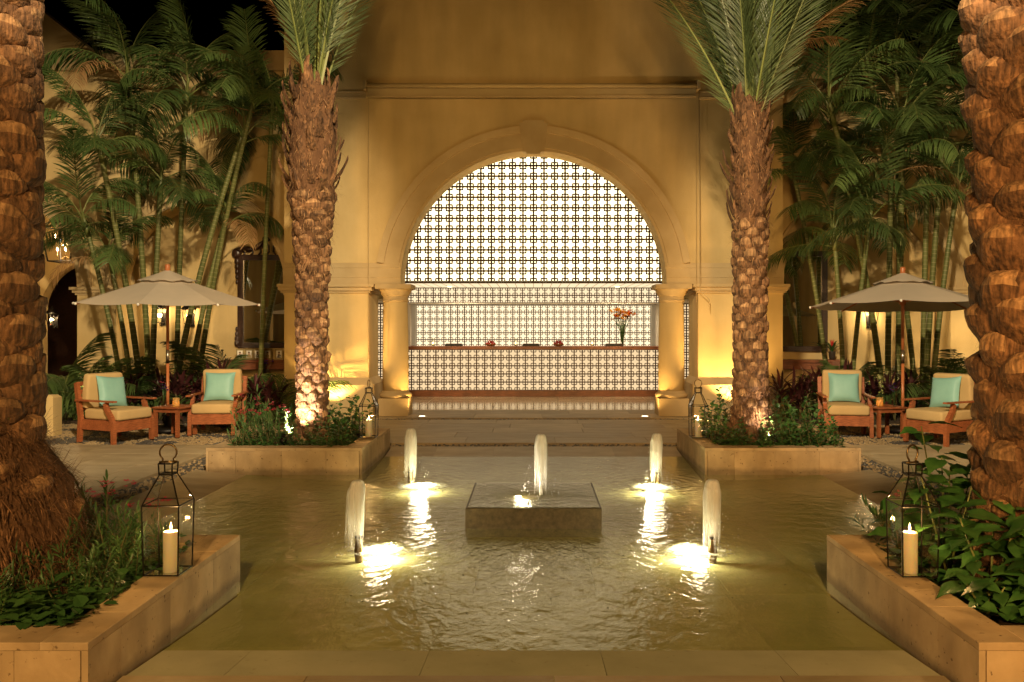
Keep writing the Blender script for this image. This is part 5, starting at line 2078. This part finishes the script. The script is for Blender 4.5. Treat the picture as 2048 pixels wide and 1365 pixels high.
fr_bare = [frond_mesh(2.7, 70, 0.42, R(a), R(bd), 0.26, 0.0055, 34, 26, k, ('date', 'petiole'), 0.08, 0.021) for k, (a, bd) in enumerate(((88, 12), (84, 16), (79, 20), (72, 22)))]
fr_full = [frond_mesh(2.7, 84, 0.46, R(a), R(bd), 0.09, 0.0052, 33, 30, 10 + k, ('date', 'petiole'), 0.05, 0.017) for k, (a, bd) in enumerate(((88, 12), (83, 16), (76, 18), (69, 22)))]
fr_dry = frond_mesh(2.3, 60, 0.38, R(66), R(70), 0.12, 0.007, 30, 10, 31, ('dryleaf', 'dryleaf'), 0.5, 0.014)
r_ = random.Random(11)
crown_l = [(fr_bare[k % 4], k * 2.4 + 0.2, 0.06 * (k % 3) - 0.08 * (k % 4), 0.0, r_.uniform(0.85, 1.1)) for k in range(22)]
crown_r = [(fr_full[k % 4], k * 2.4 + 0.5, 0.06 * (k % 3) - 0.10 * (k % 4), 0.0, r_.uniform(0.85, 1.12)) for k in range(30)] + [(fr_dry, 0.5, -0.1, 0, 1.0), (fr_dry, -0.5, -0.1, -0.1, 0.9)]
crown_l += [(fr_dry, 3.5, -0.1, -0.35, 0.9)]

palm_rl, trk_rl = date_palm('tall date palm in the left rear planter with a white uplit trunk foot', -2.86, 10.66, 0.19, 4.78, 0.170, 6, 0.116, 0.25, 0.19, 0.056, 3, crown_l, 3.35, 0.02, (0.0, 0.0), 0.13)
palm_rr, trk_rr = date_palm('tall date palm in the right rear planter with a bulging root foot', 2.80, 10.66, 0.19, 4.62, 0.185, 6, 0.120, 0.26, 0.20, 0.052, 4, crown_r, 3.0, 0.12, (0.0, 0.0), 0.03)
strands('fibres', trk_rr, 500, lambda z: 0.26 + 0.10 * math.exp(-z / 0.3), 0.0, 0.75, 3, 'bark', (0.08, 0.22), 0.006)
strands('fibres', trk_rl, 700, lambda z: 0.20 + 0.12 * math.exp(-((z - 3.67) / 0.92) ** 2), 2.2, 4.5, 5, 'boot_cut', (0.06, 0.16), 0.005)
strands('fibres', trk_rr, 500, lambda z: 0.215, 2.2, 4.3, 6, 'boot_cut', (0.06, 0.16), 0.005)

palm_nl, trk_nl = date_palm('massive date palm trunk at the left edge with a fibrous brown foot', -3.17, 4.72, 0.19, 5.4, 0.285, 5, 0.118, 0.44, 0.20, 0.056, 1, (), None, 0.22, (-0.004, 0.0), 0.0, 0.42, 0.72)
palm_nr, trk_nr = date_palm('massive date palm trunk at the right edge lit orange', 2.97, 4.72, 0.19, 5.4, 0.345, 5, 0.136, 0.47, 0.27, 0.088, 2, (), None, 0.03, (-0.018, 0.0), 0.0, 0.85)
strands('fibres', trk_nl, 4200, lambda z: 0.285 + 0.22 / (1 + math.exp((z - 0.72) / 0.075)), 0.0, 0.95, 8, 'bark', (0.05, 0.13), 0.0035)
strands('fibres', trk_nl, 1800, lambda z: 0.295 + 0.22 / (1 + math.exp((z - 0.72) / 0.075)), 0.0, 0.95, 18, 'boot', (0.08, 0.2), 0.004)
strands('fibres', trk_nl, 900, lambda z: 0.30, 0.6, 4.6, 9, 'bark', (0.03, 0.09), 0.0025)
strands('fibres', trk_nr, 4200, lambda z: 0.365, 0.1, 4.6, 10, 'boot_cut', (0.03, 0.10), 0.0022)


# feathery cane palms
AF = [frond_mesh(L, 46, 0.62, R(a), R(bd), 0.17, 0.0115, fw, ve, 40 + k, ('areca', 'petiole'), dr, 0.014, tw)
      for k, (L, a, bd, fw, ve, dr, tw) in enumerate(((1.75, 82, 55, 46, 32, 0.25, 0.05), (1.9, 66, 90, 50, 30, 0.40, -0.06), (1.95, 54, 105, 52, 26, 0.5, 0.08), (1.85, 40, 100, 54, 22, 0.6, -0.08),
                                                      (1.7, 22, 85, 56, 16, 0.7, 0.05), (1.55, 8, 70, 56, 10, 0.8, -0.05), (1.9, 72, 120, 50, 30, 0.5, 0.1), (1.6, 48, 130, 54, 24, 0.6, -0.1)))]


AFD = [frond_mesh(1.6, 30, 0.5, R(30), R(120), 0.17, 0.009, 50, 5, 60 + k, ('dryleaf', 'dryleaf'), 0.9, 0.012, 0.1) for k in range(2)]


def cane(parent, x0, y0, x1, y1, h, rad, seed, nf, fs=1.0, z0=0.03):
    """One stem: green and ringed, with its head of fronds as pieces of the stem."""
    r = random.Random(seed)
    dx, dy = x1 - x0, y1 - y0
    zr = [0.0]
    pts, rads, mts = [], [], []
    z = 0.0
    step = 0.11
    k = 0

    def pos(z):
        u = z / h
        return (dx * (u ** 1.35), dy * (u ** 1.35), z)
    while z < h - 0.45:
        pts.append(pos(z))
        rads.append(rad * (1.06 - 0.22 * z / h))
        mts.append(0)
        pts.append(pos(z + step * 0.86))
        rads.append(rad * (1.0 - 0.22 * z / h))
        mts.append(1)
        z += step
        step = max(0.07, step * 0.99)
    for u in (0.0, 0.15, 0.3, 0.45):
        pts.append(pos(h - 0.45 + u))
        rads.append(rad * (0.95 - 0.8 * u))
        mts.append(0)
    mb = MB().tube(pts, rads, 9, True, mts)
    c = put('cane', mb.mesh('cane', [M['cane'], M['ring']], True), parent, (x0 - parent.location.x, y0 - parent.location.y, z0 - parent.location.z))
    tx, ty, tz = pos(h)
    for i in range(nf):
        a = i * 2.4 + r.uniform(-0.4, 0.4) + seed
        v = (0, 6, 1, 2, 7, 3, 4, 5)[min(7, int(8 * i / nf))] if nf > 3 else r.randrange(8)
        put('frond', AF[v] if not (i == nf - 1 and seed % 2) else AFD[seed % 4 // 2], c, (tx, ty, tz - 0.05 - 0.035 * i), (r.uniform(-0.25, 0.25), r.uniform(-0.12, 0.12), a), fs * r.uniform(0.85, 1.12))
    return c


def cane_clump(label, x, y, stems, seed, group='cane palm clumps along the arcades'):
    t = thing('cane_palm', label, 'palm tree', (x, y, 0.03), group=group)
    r = random.Random(seed)
    for i, (bx, tx, tyy, Y, rad, nf, fs) in enumerate(stems):
        b = at(bx, 833, Y)
        tp = at(tx, tyy, Y)
        cane(t, b.x, Y, tp.x, Y + r.uniform(-0.7, 0.35), tp.z, rad, seed * 20 + i, nf, fs * 1.06)
    return t


cane_clump('ringed cane palm clump left of the left umbrella pole', -7.3, 15.3,
           [(285, 226, 290, 15.2, 0.055, 9, 0.85), (268, 205, 500, 14.9, 0.045, 7, 0.75), (303, 318, 345, 15.4, 0.055, 8, 0.85), (300, 276, 150, 15.9, 0.055, 9, 1.05), (250, 175, 430, 15.0, 0.045, 8, 0.75)], 1)
cane_clump('cane palm clump leaning right behind the left umbrella', -6.3, 15.3,
           [(345, 478, 250, 15.2, 0.055, 9, 0.9), (372, 442, 430, 15.5, 0.05, 7, 0.75), (352, 402, 190, 16.0, 0.05, 9, 0.95), (392, 530, 215, 15.9, 0.05, 8, 0.9)], 2)
cane_clump('tall feathery cane palm next to the carved mirror', -5.15, 15.6,
           [(520, 560, 215, 16.1, 0.045, 8, 0.85)], 3)
cane_clump('cane palm clump behind the right umbrella pole', 6.6, 15.3,
           [(1768, 1640, 215, 15.3, 0.055, 10, 0.95), (1775, 1755, 330, 15.2, 0.055, 9, 0.85), (1797, 1792, 250, 15.5, 0.065, 10, 1.0), (1832, 1712, 140, 16.0, 0.05, 9, 1.0), (1800, 1765, 90, 16.2, 0.05, 9, 1.0)], 4)
cane_clump('cane palm clump leaning over the rightmost chair', 7.3, 15.4,
           [(1850, 1888, 260, 15.4, 0.055, 9, 0.9), (1862, 1920, 370, 15.1, 0.05, 8, 0.8), (1845, 1868, 120, 15.8, 0.055, 10, 1.05)], 5)
cane_clump('low spreading cane palm by the right rear trunk', 5.6, 15.0,
           [(1690, 1672, 455, 14.9, 0.045, 10, 0.85), (1660, 1590, 330, 15.6, 0.045, 8, 0.85), (1700, 1735, 420, 14.8, 0.045, 9, 0.85)], 6)


def bush_palm(px, Y, n, fs, label, seed):
    p = at(px, 830, Y)
    r = random.Random(seed)
    t = thing('feather_palm', label, 'palm plant', (p.x, Y, 0.03), group='low feather palms in the beds')
    for i in range(n):
        put('frond', AF[r.choice((0, 0, 1, 2, 3, 6))], t, (r.uniform(-0.12, 0.12), r.uniform(-0.1, 0.1), r.uniform(-0.05, 0.12)), (r.uniform(-0.2, 0.2), r.uniform(-0.2, 0.25), i * 2.4 + r.random()), fs * 1.2 * r.uniform(0.75, 1.1))


for px, Y, n, fs, lb in ((140, 14.75, 15, 0.72, 'low feather palm right of the left trunk, beside the bollard'), (195, 14.9, 14, 0.70, 'low feather palm behind the leftmost armchair'),
                         (245, 14.8, 13, 0.62, 'low feather palm at the foot of the left cane palms'), (425, 15.0, 10, 0.62, 'low feather palm behind the left umbrella rim'),
                         (455, 15.4, 10, 0.72, 'low feather palm in front of the left end of the console'), (575, 15.1, 8, 0.55, 'low feather palm beside the left pier'),
                         (1618, 14.9, 10, 0.55, 'low feather palm in front of the right console'), (1690, 15.2, 11, 0.55, 'low feather palm right of the potted bromeliad'),
                         (1880, 14.9, 13, 0.68, 'low feather palm behind the rightmost armchair'), (1935, 14.8, 13, 0.66, 'low feather palm next to the right trunk')):
    bush_palm(px, Y, n, fs, lb, px)

CL = [strap_mesh(L, w_, R(a), R(bd), 5, 0.3, 'cordy', 'leaf') for (L, w_, a, bd) in ((0.52, 0.032, 72, 70), (0.56, 0.034, 55, 85), (0.50, 0.032, 38, 70), (0.46, 0.03, 84, 30), (0.50, 0.034, 20, 60))]


def cordyline(px, Y, h, label, seed, sc=1.0):
    p = at(px, 830, Y)
    r = random.Random(seed)
    t = thing('cordyline', label, 'shrub', (p.x, Y, 0.03), group='dark red cordylines behind the seats')
    for s_ in range(3):
        hx, hy, hh = r.uniform(-0.16, 0.16), r.uniform(-0.12, 0.12), h * r.uniform(0.55, 1.1)
        st_ = MB().tube([(0, 0, 0), (hx * 0.6, hy * 0.6, hh * 0.5), (hx, hy, hh)], [0.014, 0.012, 0.01], 6).build('stem', M['stem'], t, True)
        for k in range(13):
            u = k / 13
            put('leaf', CL[(3, 0, 1, 0, 1, 2, 4)[min(6, int(u * 7))]], st_, (hx * (1 - u * 0.3), hy * (1 - u * 0.3), hh - u * 0.22), (r.uniform(-0.2, 0.2), r.uniform(-0.1, 0.1), k * 2.4 + seed), sc * r.uniform(0.8, 1.1))


for i, (px, Y, h, lb) in enumerate(((255, 14.65, 0.45, 'dark cordyline just right of the leftmost armchair back'), (285, 14.75, 0.6, 'dark cordyline under the ringed canes left of the umbrella pole'),
                                    (320, 14.6, 0.5, 'dark cordyline directly behind the left umbrella pole'), (362, 14.65, 0.62, 'dark cordyline between the left pole and the facing armchair'),
                                    (400, 14.8, 0.6, 'dark cordyline behind the left facing armchair'), (440, 14.7, 0.68, 'dark cordyline over the back of the left facing armchair'),
                                    (500, 14.6, 0.55, 'dark cordyline below the row of photo frames'), (545, 14.75, 0.5, 'dark cordyline close to the left uplit trunk'),
                                    (1570, 14.6, 0.7, 'red tinged cordyline close to the right rear trunk'), (1600, 14.65, 0.62, 'red tinged cordyline in front of the right console'),
                                    (1640, 14.75, 0.6, 'dark cordyline left of the right facing armchair'), (1700, 14.8, 0.62, 'dark cordyline over the back of the right facing armchair'),
                                    (1750, 14.7, 0.55, 'dark cordyline at the foot of the right cane palms'), (1790, 14.6, 0.55, 'dark cordyline directly behind the right umbrella pole'),
                                    (1835, 14.65, 0.6, 'dark cordyline left of the rightmost armchair back'), (1895, 14.75, 0.6, 'dark cordyline behind the rightmost armchair'))):
    cordyline(px, Y, h, lb, i)


# ------------------------------------------------------------------ shrubs and creepers in the planters
def leafy_stem(h, nl, ll, lw, mat, seed, narrow=False, ang=55, name='leafy_stem'):
    r = random.Random(seed)
    b = MB()
    b.cur = 1
    bx, by = r.uniform(-0.10, 0.10) * h * 2, r.uniform(-0.10, 0.10) * h * 2
    P = lambda u: Vector((bx * u * u, by * u * u, h * u))
    b.tube([tuple(P(i / 4)) for i in range(5)], [0.005, 0.0045, 0.004, 0.003, 0.002], 4)
    b.cur = 0
    for k in range(nl):
        u = 0.18 + 0.82 * k / (nl - 1)
        p = P(u)
        a = k * (2.4 if not narrow else 2.1) + r.uniform(-0.3, 0.3)
        el = R(ang * (0.35 + 0.75 * u) + r.uniform(-14, 14)) if narrow else R(r.uniform(-15, 45) + 25 * u)
        d = Vector((math.cos(a) * math.cos(el), math.sin(a) * math.cos(el), math.sin(el)))
        sd = Vector((-math.sin(a), math.cos(a), 0))
        nrm = d.cross(sd)
        l = ll * r.uniform(0.7, 1.15)
        w_ = lw * r.uniform(0.8, 1.15)
        q0 = p + d * l * 0.08
        q1 = p + d * l * 0.38 - nrm * 0.0
        q2 = p + d * l * 0.75 + Vector((0, 0, -0.10 * l))
        q3 = p + d * l * 1.05 + Vector((0, 0, -0.26 * l))
        fo = nrm * (w_ * 0.22) * (-1)
        n0 = len(b.v)
        b.v += [tuple(q0), tuple(q1 + sd * w_ - fo), tuple(q1), tuple(q1 - sd * w_ - fo), tuple(q2 + sd * w_ * 0.7 - fo), tuple(q2), tuple(q2 - sd * w_ * 0.7 - fo), tuple(q3)]
        b.f += [(n0, n0 + 1, n0 + 2), (n0, n0 + 2, n0 + 3), (n0 + 1, n0 + 4, n0 + 5, n0 + 2), (n0 + 2, n0 + 5, n0 + 6, n0 + 3), (n0 + 4, n0 + 7, n0 + 5), (n0 + 5, n0 + 7, n0 + 6)]
        b.mi += [0] * 6
    return b.mesh(name, [M[mat], M['stem']], False)


SH = [leafy_stem(h, 16, 0.105, 0.030, 'shrub', 60 + k) for k, h in enumerate((0.55, 0.48, 0.40, 0.62, 0.34))]
OL = [leafy_stem(h, 26, 0.150, 0.010, 'oleander', 80 + k, True) for k, h in enumerate((0.50, 0.58, 0.42, 0.36, 0.64))]
PETAL = None


def flower_head(parent, loc, seed, colr='pink', n=7, s=0.020):
    r = random.Random(seed)
    b = MB()
    for k in range(n):
        c = Vector((r.uniform(-1, 1), r.uniform(-1, 1), r.uniform(-0.5, 0.8))) * s * 1.6
        for j in range(5):
            a = 2 * PI * j / 5 + r.random()
            d = Vector((math.cos(a), math.sin(a), r.uniform(0.0, 0.7))).normalized()
            u = d.cross(Vector((0, 0, 1))).normalized()
            b.add([tuple(c), tuple(c + d * s * 0.7 + u * s * 0.42), tuple(c + d * s * 1.15), tuple(c + d * s * 0.7 - u * s * 0.42)], [(0, 1, 2, 3)])
    return b.build('flower_head', M[colr], parent, loc=loc)


def shrub(x, y, z, n, rad, meshes, label, seed, group, scale=1.0, flowers=0, name='leafy_shrub', cat='shrub', tilt=0.35):
    r = random.Random(seed)
    t = thing(name, label, cat, (x, y, z), group=group)
    for k in range(n):
        a = k * 2.4 + r.random()
        q = rad * math.sqrt((k + 0.4) / n)
        s_ = scale * r.uniform(0.8, 1.12) * (1.05 - 0.25 * q / max(rad, 0.01))
        put('leafy_stem', meshes[r.randrange(len(meshes))], t, (q * math.cos(a), q * math.sin(a), -0.01),
            (r.uniform(-tilt, tilt) * 0.5 - math.sin(a) * tilt * q / rad, r.uniform(-tilt, tilt) * 0.5 + math.cos(a) * tilt * q / rad, a * 1.7), s_)
    for k in range(flowers):
        a, q = r.uniform(0, 2 * PI), rad * r.uniform(0.3, 1.1)
        flower_head(t, (q * math.cos(a), q * math.sin(a), (0.50 + 0.12 * r.random()) * scale), seed + k)
    return t


ZS = 0.188
GR = 'green shrubs in the rear planters'
for i, (x, y, s_, lb) in enumerate(((-2.40, 10.05, 0.72, 'green shrub at the front right corner of the left rear planter'), (-2.42, 10.62, 0.98, 'green shrub left of the left rear lantern'),
                                    (-2.48, 11.15, 1.05, 'green shrub at the back of the left rear planter'), (-2.80, 10.12, 0.62, 'green shrub in front of the left uplit trunk'),
                                    (-3.35, 11.15, 0.85, 'green shrub behind the red flowers of the left rear planter'))):
    shrub(x, y, ZS, 15, 0.24, SH, lb, 100 + i, GR, s_)
for i, (x, y, s_, lb) in enumerate(((2.42, 10.25, 0.85, 'green shrub right of the right rear lantern'), (2.45, 10.95, 1.12, 'tall green shrub behind the right rear lantern'), (2.72, 10.02, 0.72, 'low green shrub in front of the right rear trunk'),
                                    (3.22, 10.10, 0.92, 'green shrub right of the right rear trunk'), (3.55, 10.02, 0.80, 'green shrub at the front right corner of the right rear planter'), (3.52, 10.55, 1.08, 'tall green shrub by the right facing armchair'),
                                    (3.30, 11.10, 1.05, 'green shrub at the back of the right rear planter'))):
    shrub(x, y, ZS, 16, 0.25, SH, lb, 120 + i, GR, s_)
for i, (x, y, s_, lb, fl) in enumerate(((-3.50, 10.08, 0.78, 'pink oleander at the front left of the left rear planter', 5), (-3.18, 10.20, 0.85, 'pink oleander beside the left uplit trunk', 5),
                                        (-3.52, 10.60, 1.0, 'pink oleander at the left side of the left rear planter', 4))):
    shrub(x, y, ZS, 15, 0.22, OL, lb, 140 + i, 'oleanders in the planters', s_, fl, 'oleander_shrub', 'oleander')
for i, (x, y, s_, lb, fl) in enumerate(((-2.48, 5.18, 0.68, 'pink flowering oleander behind the left near lantern', 4), (-2.52, 4.82, 0.72, 'oleander left of the left near lantern', 0), (-2.78, 5.30, 0.80, 'oleander with pink flowers between trunk and lantern', 5),
                                        (-2.62, 4.48, 0.70, 'oleander in the middle of the left near planter', 0), (-2.95, 4.28, 0.72, 'oleander in front of the massive left trunk', 1), (-3.25, 4.20, 0.66, 'oleander at the left edge of the view', 0))):
    shrub(x, y, ZS, 20, 0.21, OL, lb, 160 + i, 'oleanders in the planters', s_, fl, 'oleander_shrub', 'oleander', 0.45)
for i, (x, y, s_, lb) in enumerate(((-2.38, 4.42, 0.50, 'small oleander by the inner coping in front of the left near lantern'), (-3.42, 4.50, 0.70, 'oleander left of the massive left trunk'),
                                    (-2.75, 4.86, 0.72, 'oleander between the massive left trunk and its lantern'), (-2.75, 4.12, 0.42, 'short oleander at the front of the left near planter'), (-3.30, 4.02, 0.46, 'short oleander in the front left of the near planter'))):
    shrub(x, y, ZS, 20, 0.2, OL + SH[2:3], lb, 190 + i, 'oleanders in the planters', s_, 0, 'oleander_shrub', 'oleander', 0.45)
shrub(2.44, 5.34, ZS, 9, 0.12, OL, 'small oleander with pink flowers behind the right near lantern', 180, 'oleanders in the planters', 0.85, 2, 'oleander_shrub', 'oleander', 0.6)


def creeper(label, x0, x1, y0, y1, z, n, size, mat, seed, edge=()):
    """Low mat of small leaves, some of them spilling over the coping."""
    r = random.Random(seed)
    b = MB()
    for _ in range(n):
        x, y = r.uniform(x0, x1), r.uniform(y0, y1)
        h = abs(r.gauss(0, 0.06)) + 0.01
        s_ = size * r.uniform(0.6, 1.3)
        a = r.uniform(0, 2 * PI)
        ti = R(r.uniform(-25, 50))
        d = Vector((math.cos(a) * math.cos(ti), math.sin(a) * math.cos(ti), -math.sin(ti) * 0.6 + 0.25))
        sd = Vector((-math.sin(a), math.cos(a), r.uniform(-0.3, 0.3)))
        p = Vector((x, y, z + h))
        up = Vector((0, 0, 1)) * s_ * 0.14
        b.add([tuple(p), tuple(p + d * s_ * 0.15 + sd * s_ * 0.42 + up), tuple(p + d * s_ * 0.6 + sd * s_ * 0.36 + up), tuple(p + d * s_ * 1.1), tuple(p + d * s_ * 0.6 - sd * s_ * 0.36 + up), tuple(p + d * s_ * 0.15 - sd * s_ * 0.42 + up), tuple(p + d * s_ * 0.5)],
              [(0, 6, 2, 1), (6, 3, 2), (0, 5, 4, 6), (6, 4, 3)])
    o = b.build('ground_creeper', M[mat])
    tag(o, label, 'ground cover', 'low creepers in the planters', 'stuff')


creeper('ivy spilling along the front of the left near planter', -3.62, -2.20, 3.93, 4.42, ZS, 1500, 0.07, 'shrub', 1)
creeper('small leaves along the inner side of the left near planter', -2.46, -2.19, 4.2, 5.4, ZS, 420, 0.05, 'shrub', 2)
creeper('low leaves along the front of the left rear planter', -3.66, -2.20, 9.92, 10.25, ZS, 800, 0.055, 'shrub', 3)
creeper('low leaves along the front of the right rear planter', 2.22, 3.66, 9.92, 10.25, ZS, 800, 0.06, 'shrub', 4)
creeper('dark ground leaves under the broad plants of the right near planter', 2.22, 3.6, 3.95, 5.4, ZS, 420, 0.085, 'broad', 5)


def broad_mesh(L, w_, seed, heart=True):
    """A broad heart shaped leaf on its stalk, cupped, along +x; the blade hangs from the stalk's end."""
    r = random.Random(seed)
    b = MB()
    n = 7
    prof = (0.42, 0.86, 1.0, 0.92, 0.70, 0.40, 0.14, 0.0)
    for i in range(n + 1):
        u = i / n
        x = L * (u - 0.06 * (i == 0))
        zc = -0.28 * L * u * u + 0.02 * L
        ww = w_ * prof[i]
        lift = 0.22 * ww
        wav = 0.05 * w_ * math.sin(i * 2.2 + seed)
        b.v += [(x - (0.10 * L if i < 2 and heart else 0), -ww, zc + lift * 0.55 + wav), (x, -ww * 0.5, zc + lift * 0.55), (x, 0, zc), (x, ww * 0.5, zc + lift * 0.55), (x - (0.10 * L if i < 2 and heart else 0), ww, zc + lift * 0.55 - wav)]
    for i in range(n):
        for k in range(4):
            p = i * 5 + k
            b.f.append((p, p + 1, p + 6, p + 5))
            b.mi.append(0)
    return b.mesh('leaf', M['broad'], True)


BR = [broad_mesh(0.155, 0.060, k) for k in range(3)] + [broad_mesh(0.12, 0.048, 3 + k) for k in range(2)]


def broad_plant(x, y, h, n, rad, label, seed, sc=1.0):
    r = random.Random(seed)
    t = thing('broadleaf_plant', label, 'plant', (x, y, ZS), group='broad leaved plants in the right near planter')
    for s_ in range(3):
        a0 = s_ * 2.1 + seed
        bx, by, hh = rad * math.cos(a0) * 0.8, rad * math.sin(a0) * 0.8, h * r.uniform(0.75, 1.08)
        st_ = MB().tube([(0, 0, 0), (bx * 0.5, by * 0.5, hh * 0.5), (bx, by, hh)], [0.008, 0.006, 0.004], 6).build('stem', M['petiole'], t, True)
        m_ = n // 3
        for k in range(m_):
            u = 0.22 + 0.8 * k / m_
            u = min(u, 1.0)
            a = k * 2.4 + r.uniform(-0.4, 0.4) + s_
            px_, py_, pz_ = bx * u, by * u, hh * u
            l = 0.05 + 0.08 * (1 - u) * sc
            ex, ey, ez = px_ + l * math.cos(a), py_ + l * math.sin(a), pz_ + 0.04
            put('leaf', BR[r.randrange(5)], st_, (ex, ey, ez), (r.uniform(-0.35, 0.35), r.uniform(-0.25, 0.35), a), sc * r.uniform(0.75, 1.2))
    return t


for i, (x, y, h, n, rad, sc, lb) in enumerate(((2.50, 4.98, 0.78, 58, 0.20, 1.0, 'tall broad leaved plant right of the right near lantern'), (2.62, 5.25, 0.80, 50, 0.22, 1.0, 'broad leaved plant rising in front of the rightmost armchair'),
                                               (2.52, 4.55, 0.50, 50, 0.20, 1.0, 'broad leaved plant at the foot of the right near lantern'), (2.70, 4.30, 0.52, 50, 0.22, 1.1, 'broad leaved plant in front of the orange lit trunk'),
                                               (2.36, 4.30, 0.22, 24, 0.14, 0.8, 'low yellow green plant on the inner edge of the right near planter'), (2.62, 4.08, 0.26, 27, 0.20, 0.85, 'low trailing plant at the front of the right near planter'),
                                               (2.98, 4.12, 0.55, 42, 0.20, 1.1, 'broad leaved plant at the right edge of the view'), (2.40, 5.28, 0.45, 24, 0.14, 0.9, 'broad leaved plant just behind the right near lantern'))):
    broad_plant(x, y, h, n, rad, lb, 200 + i, sc)
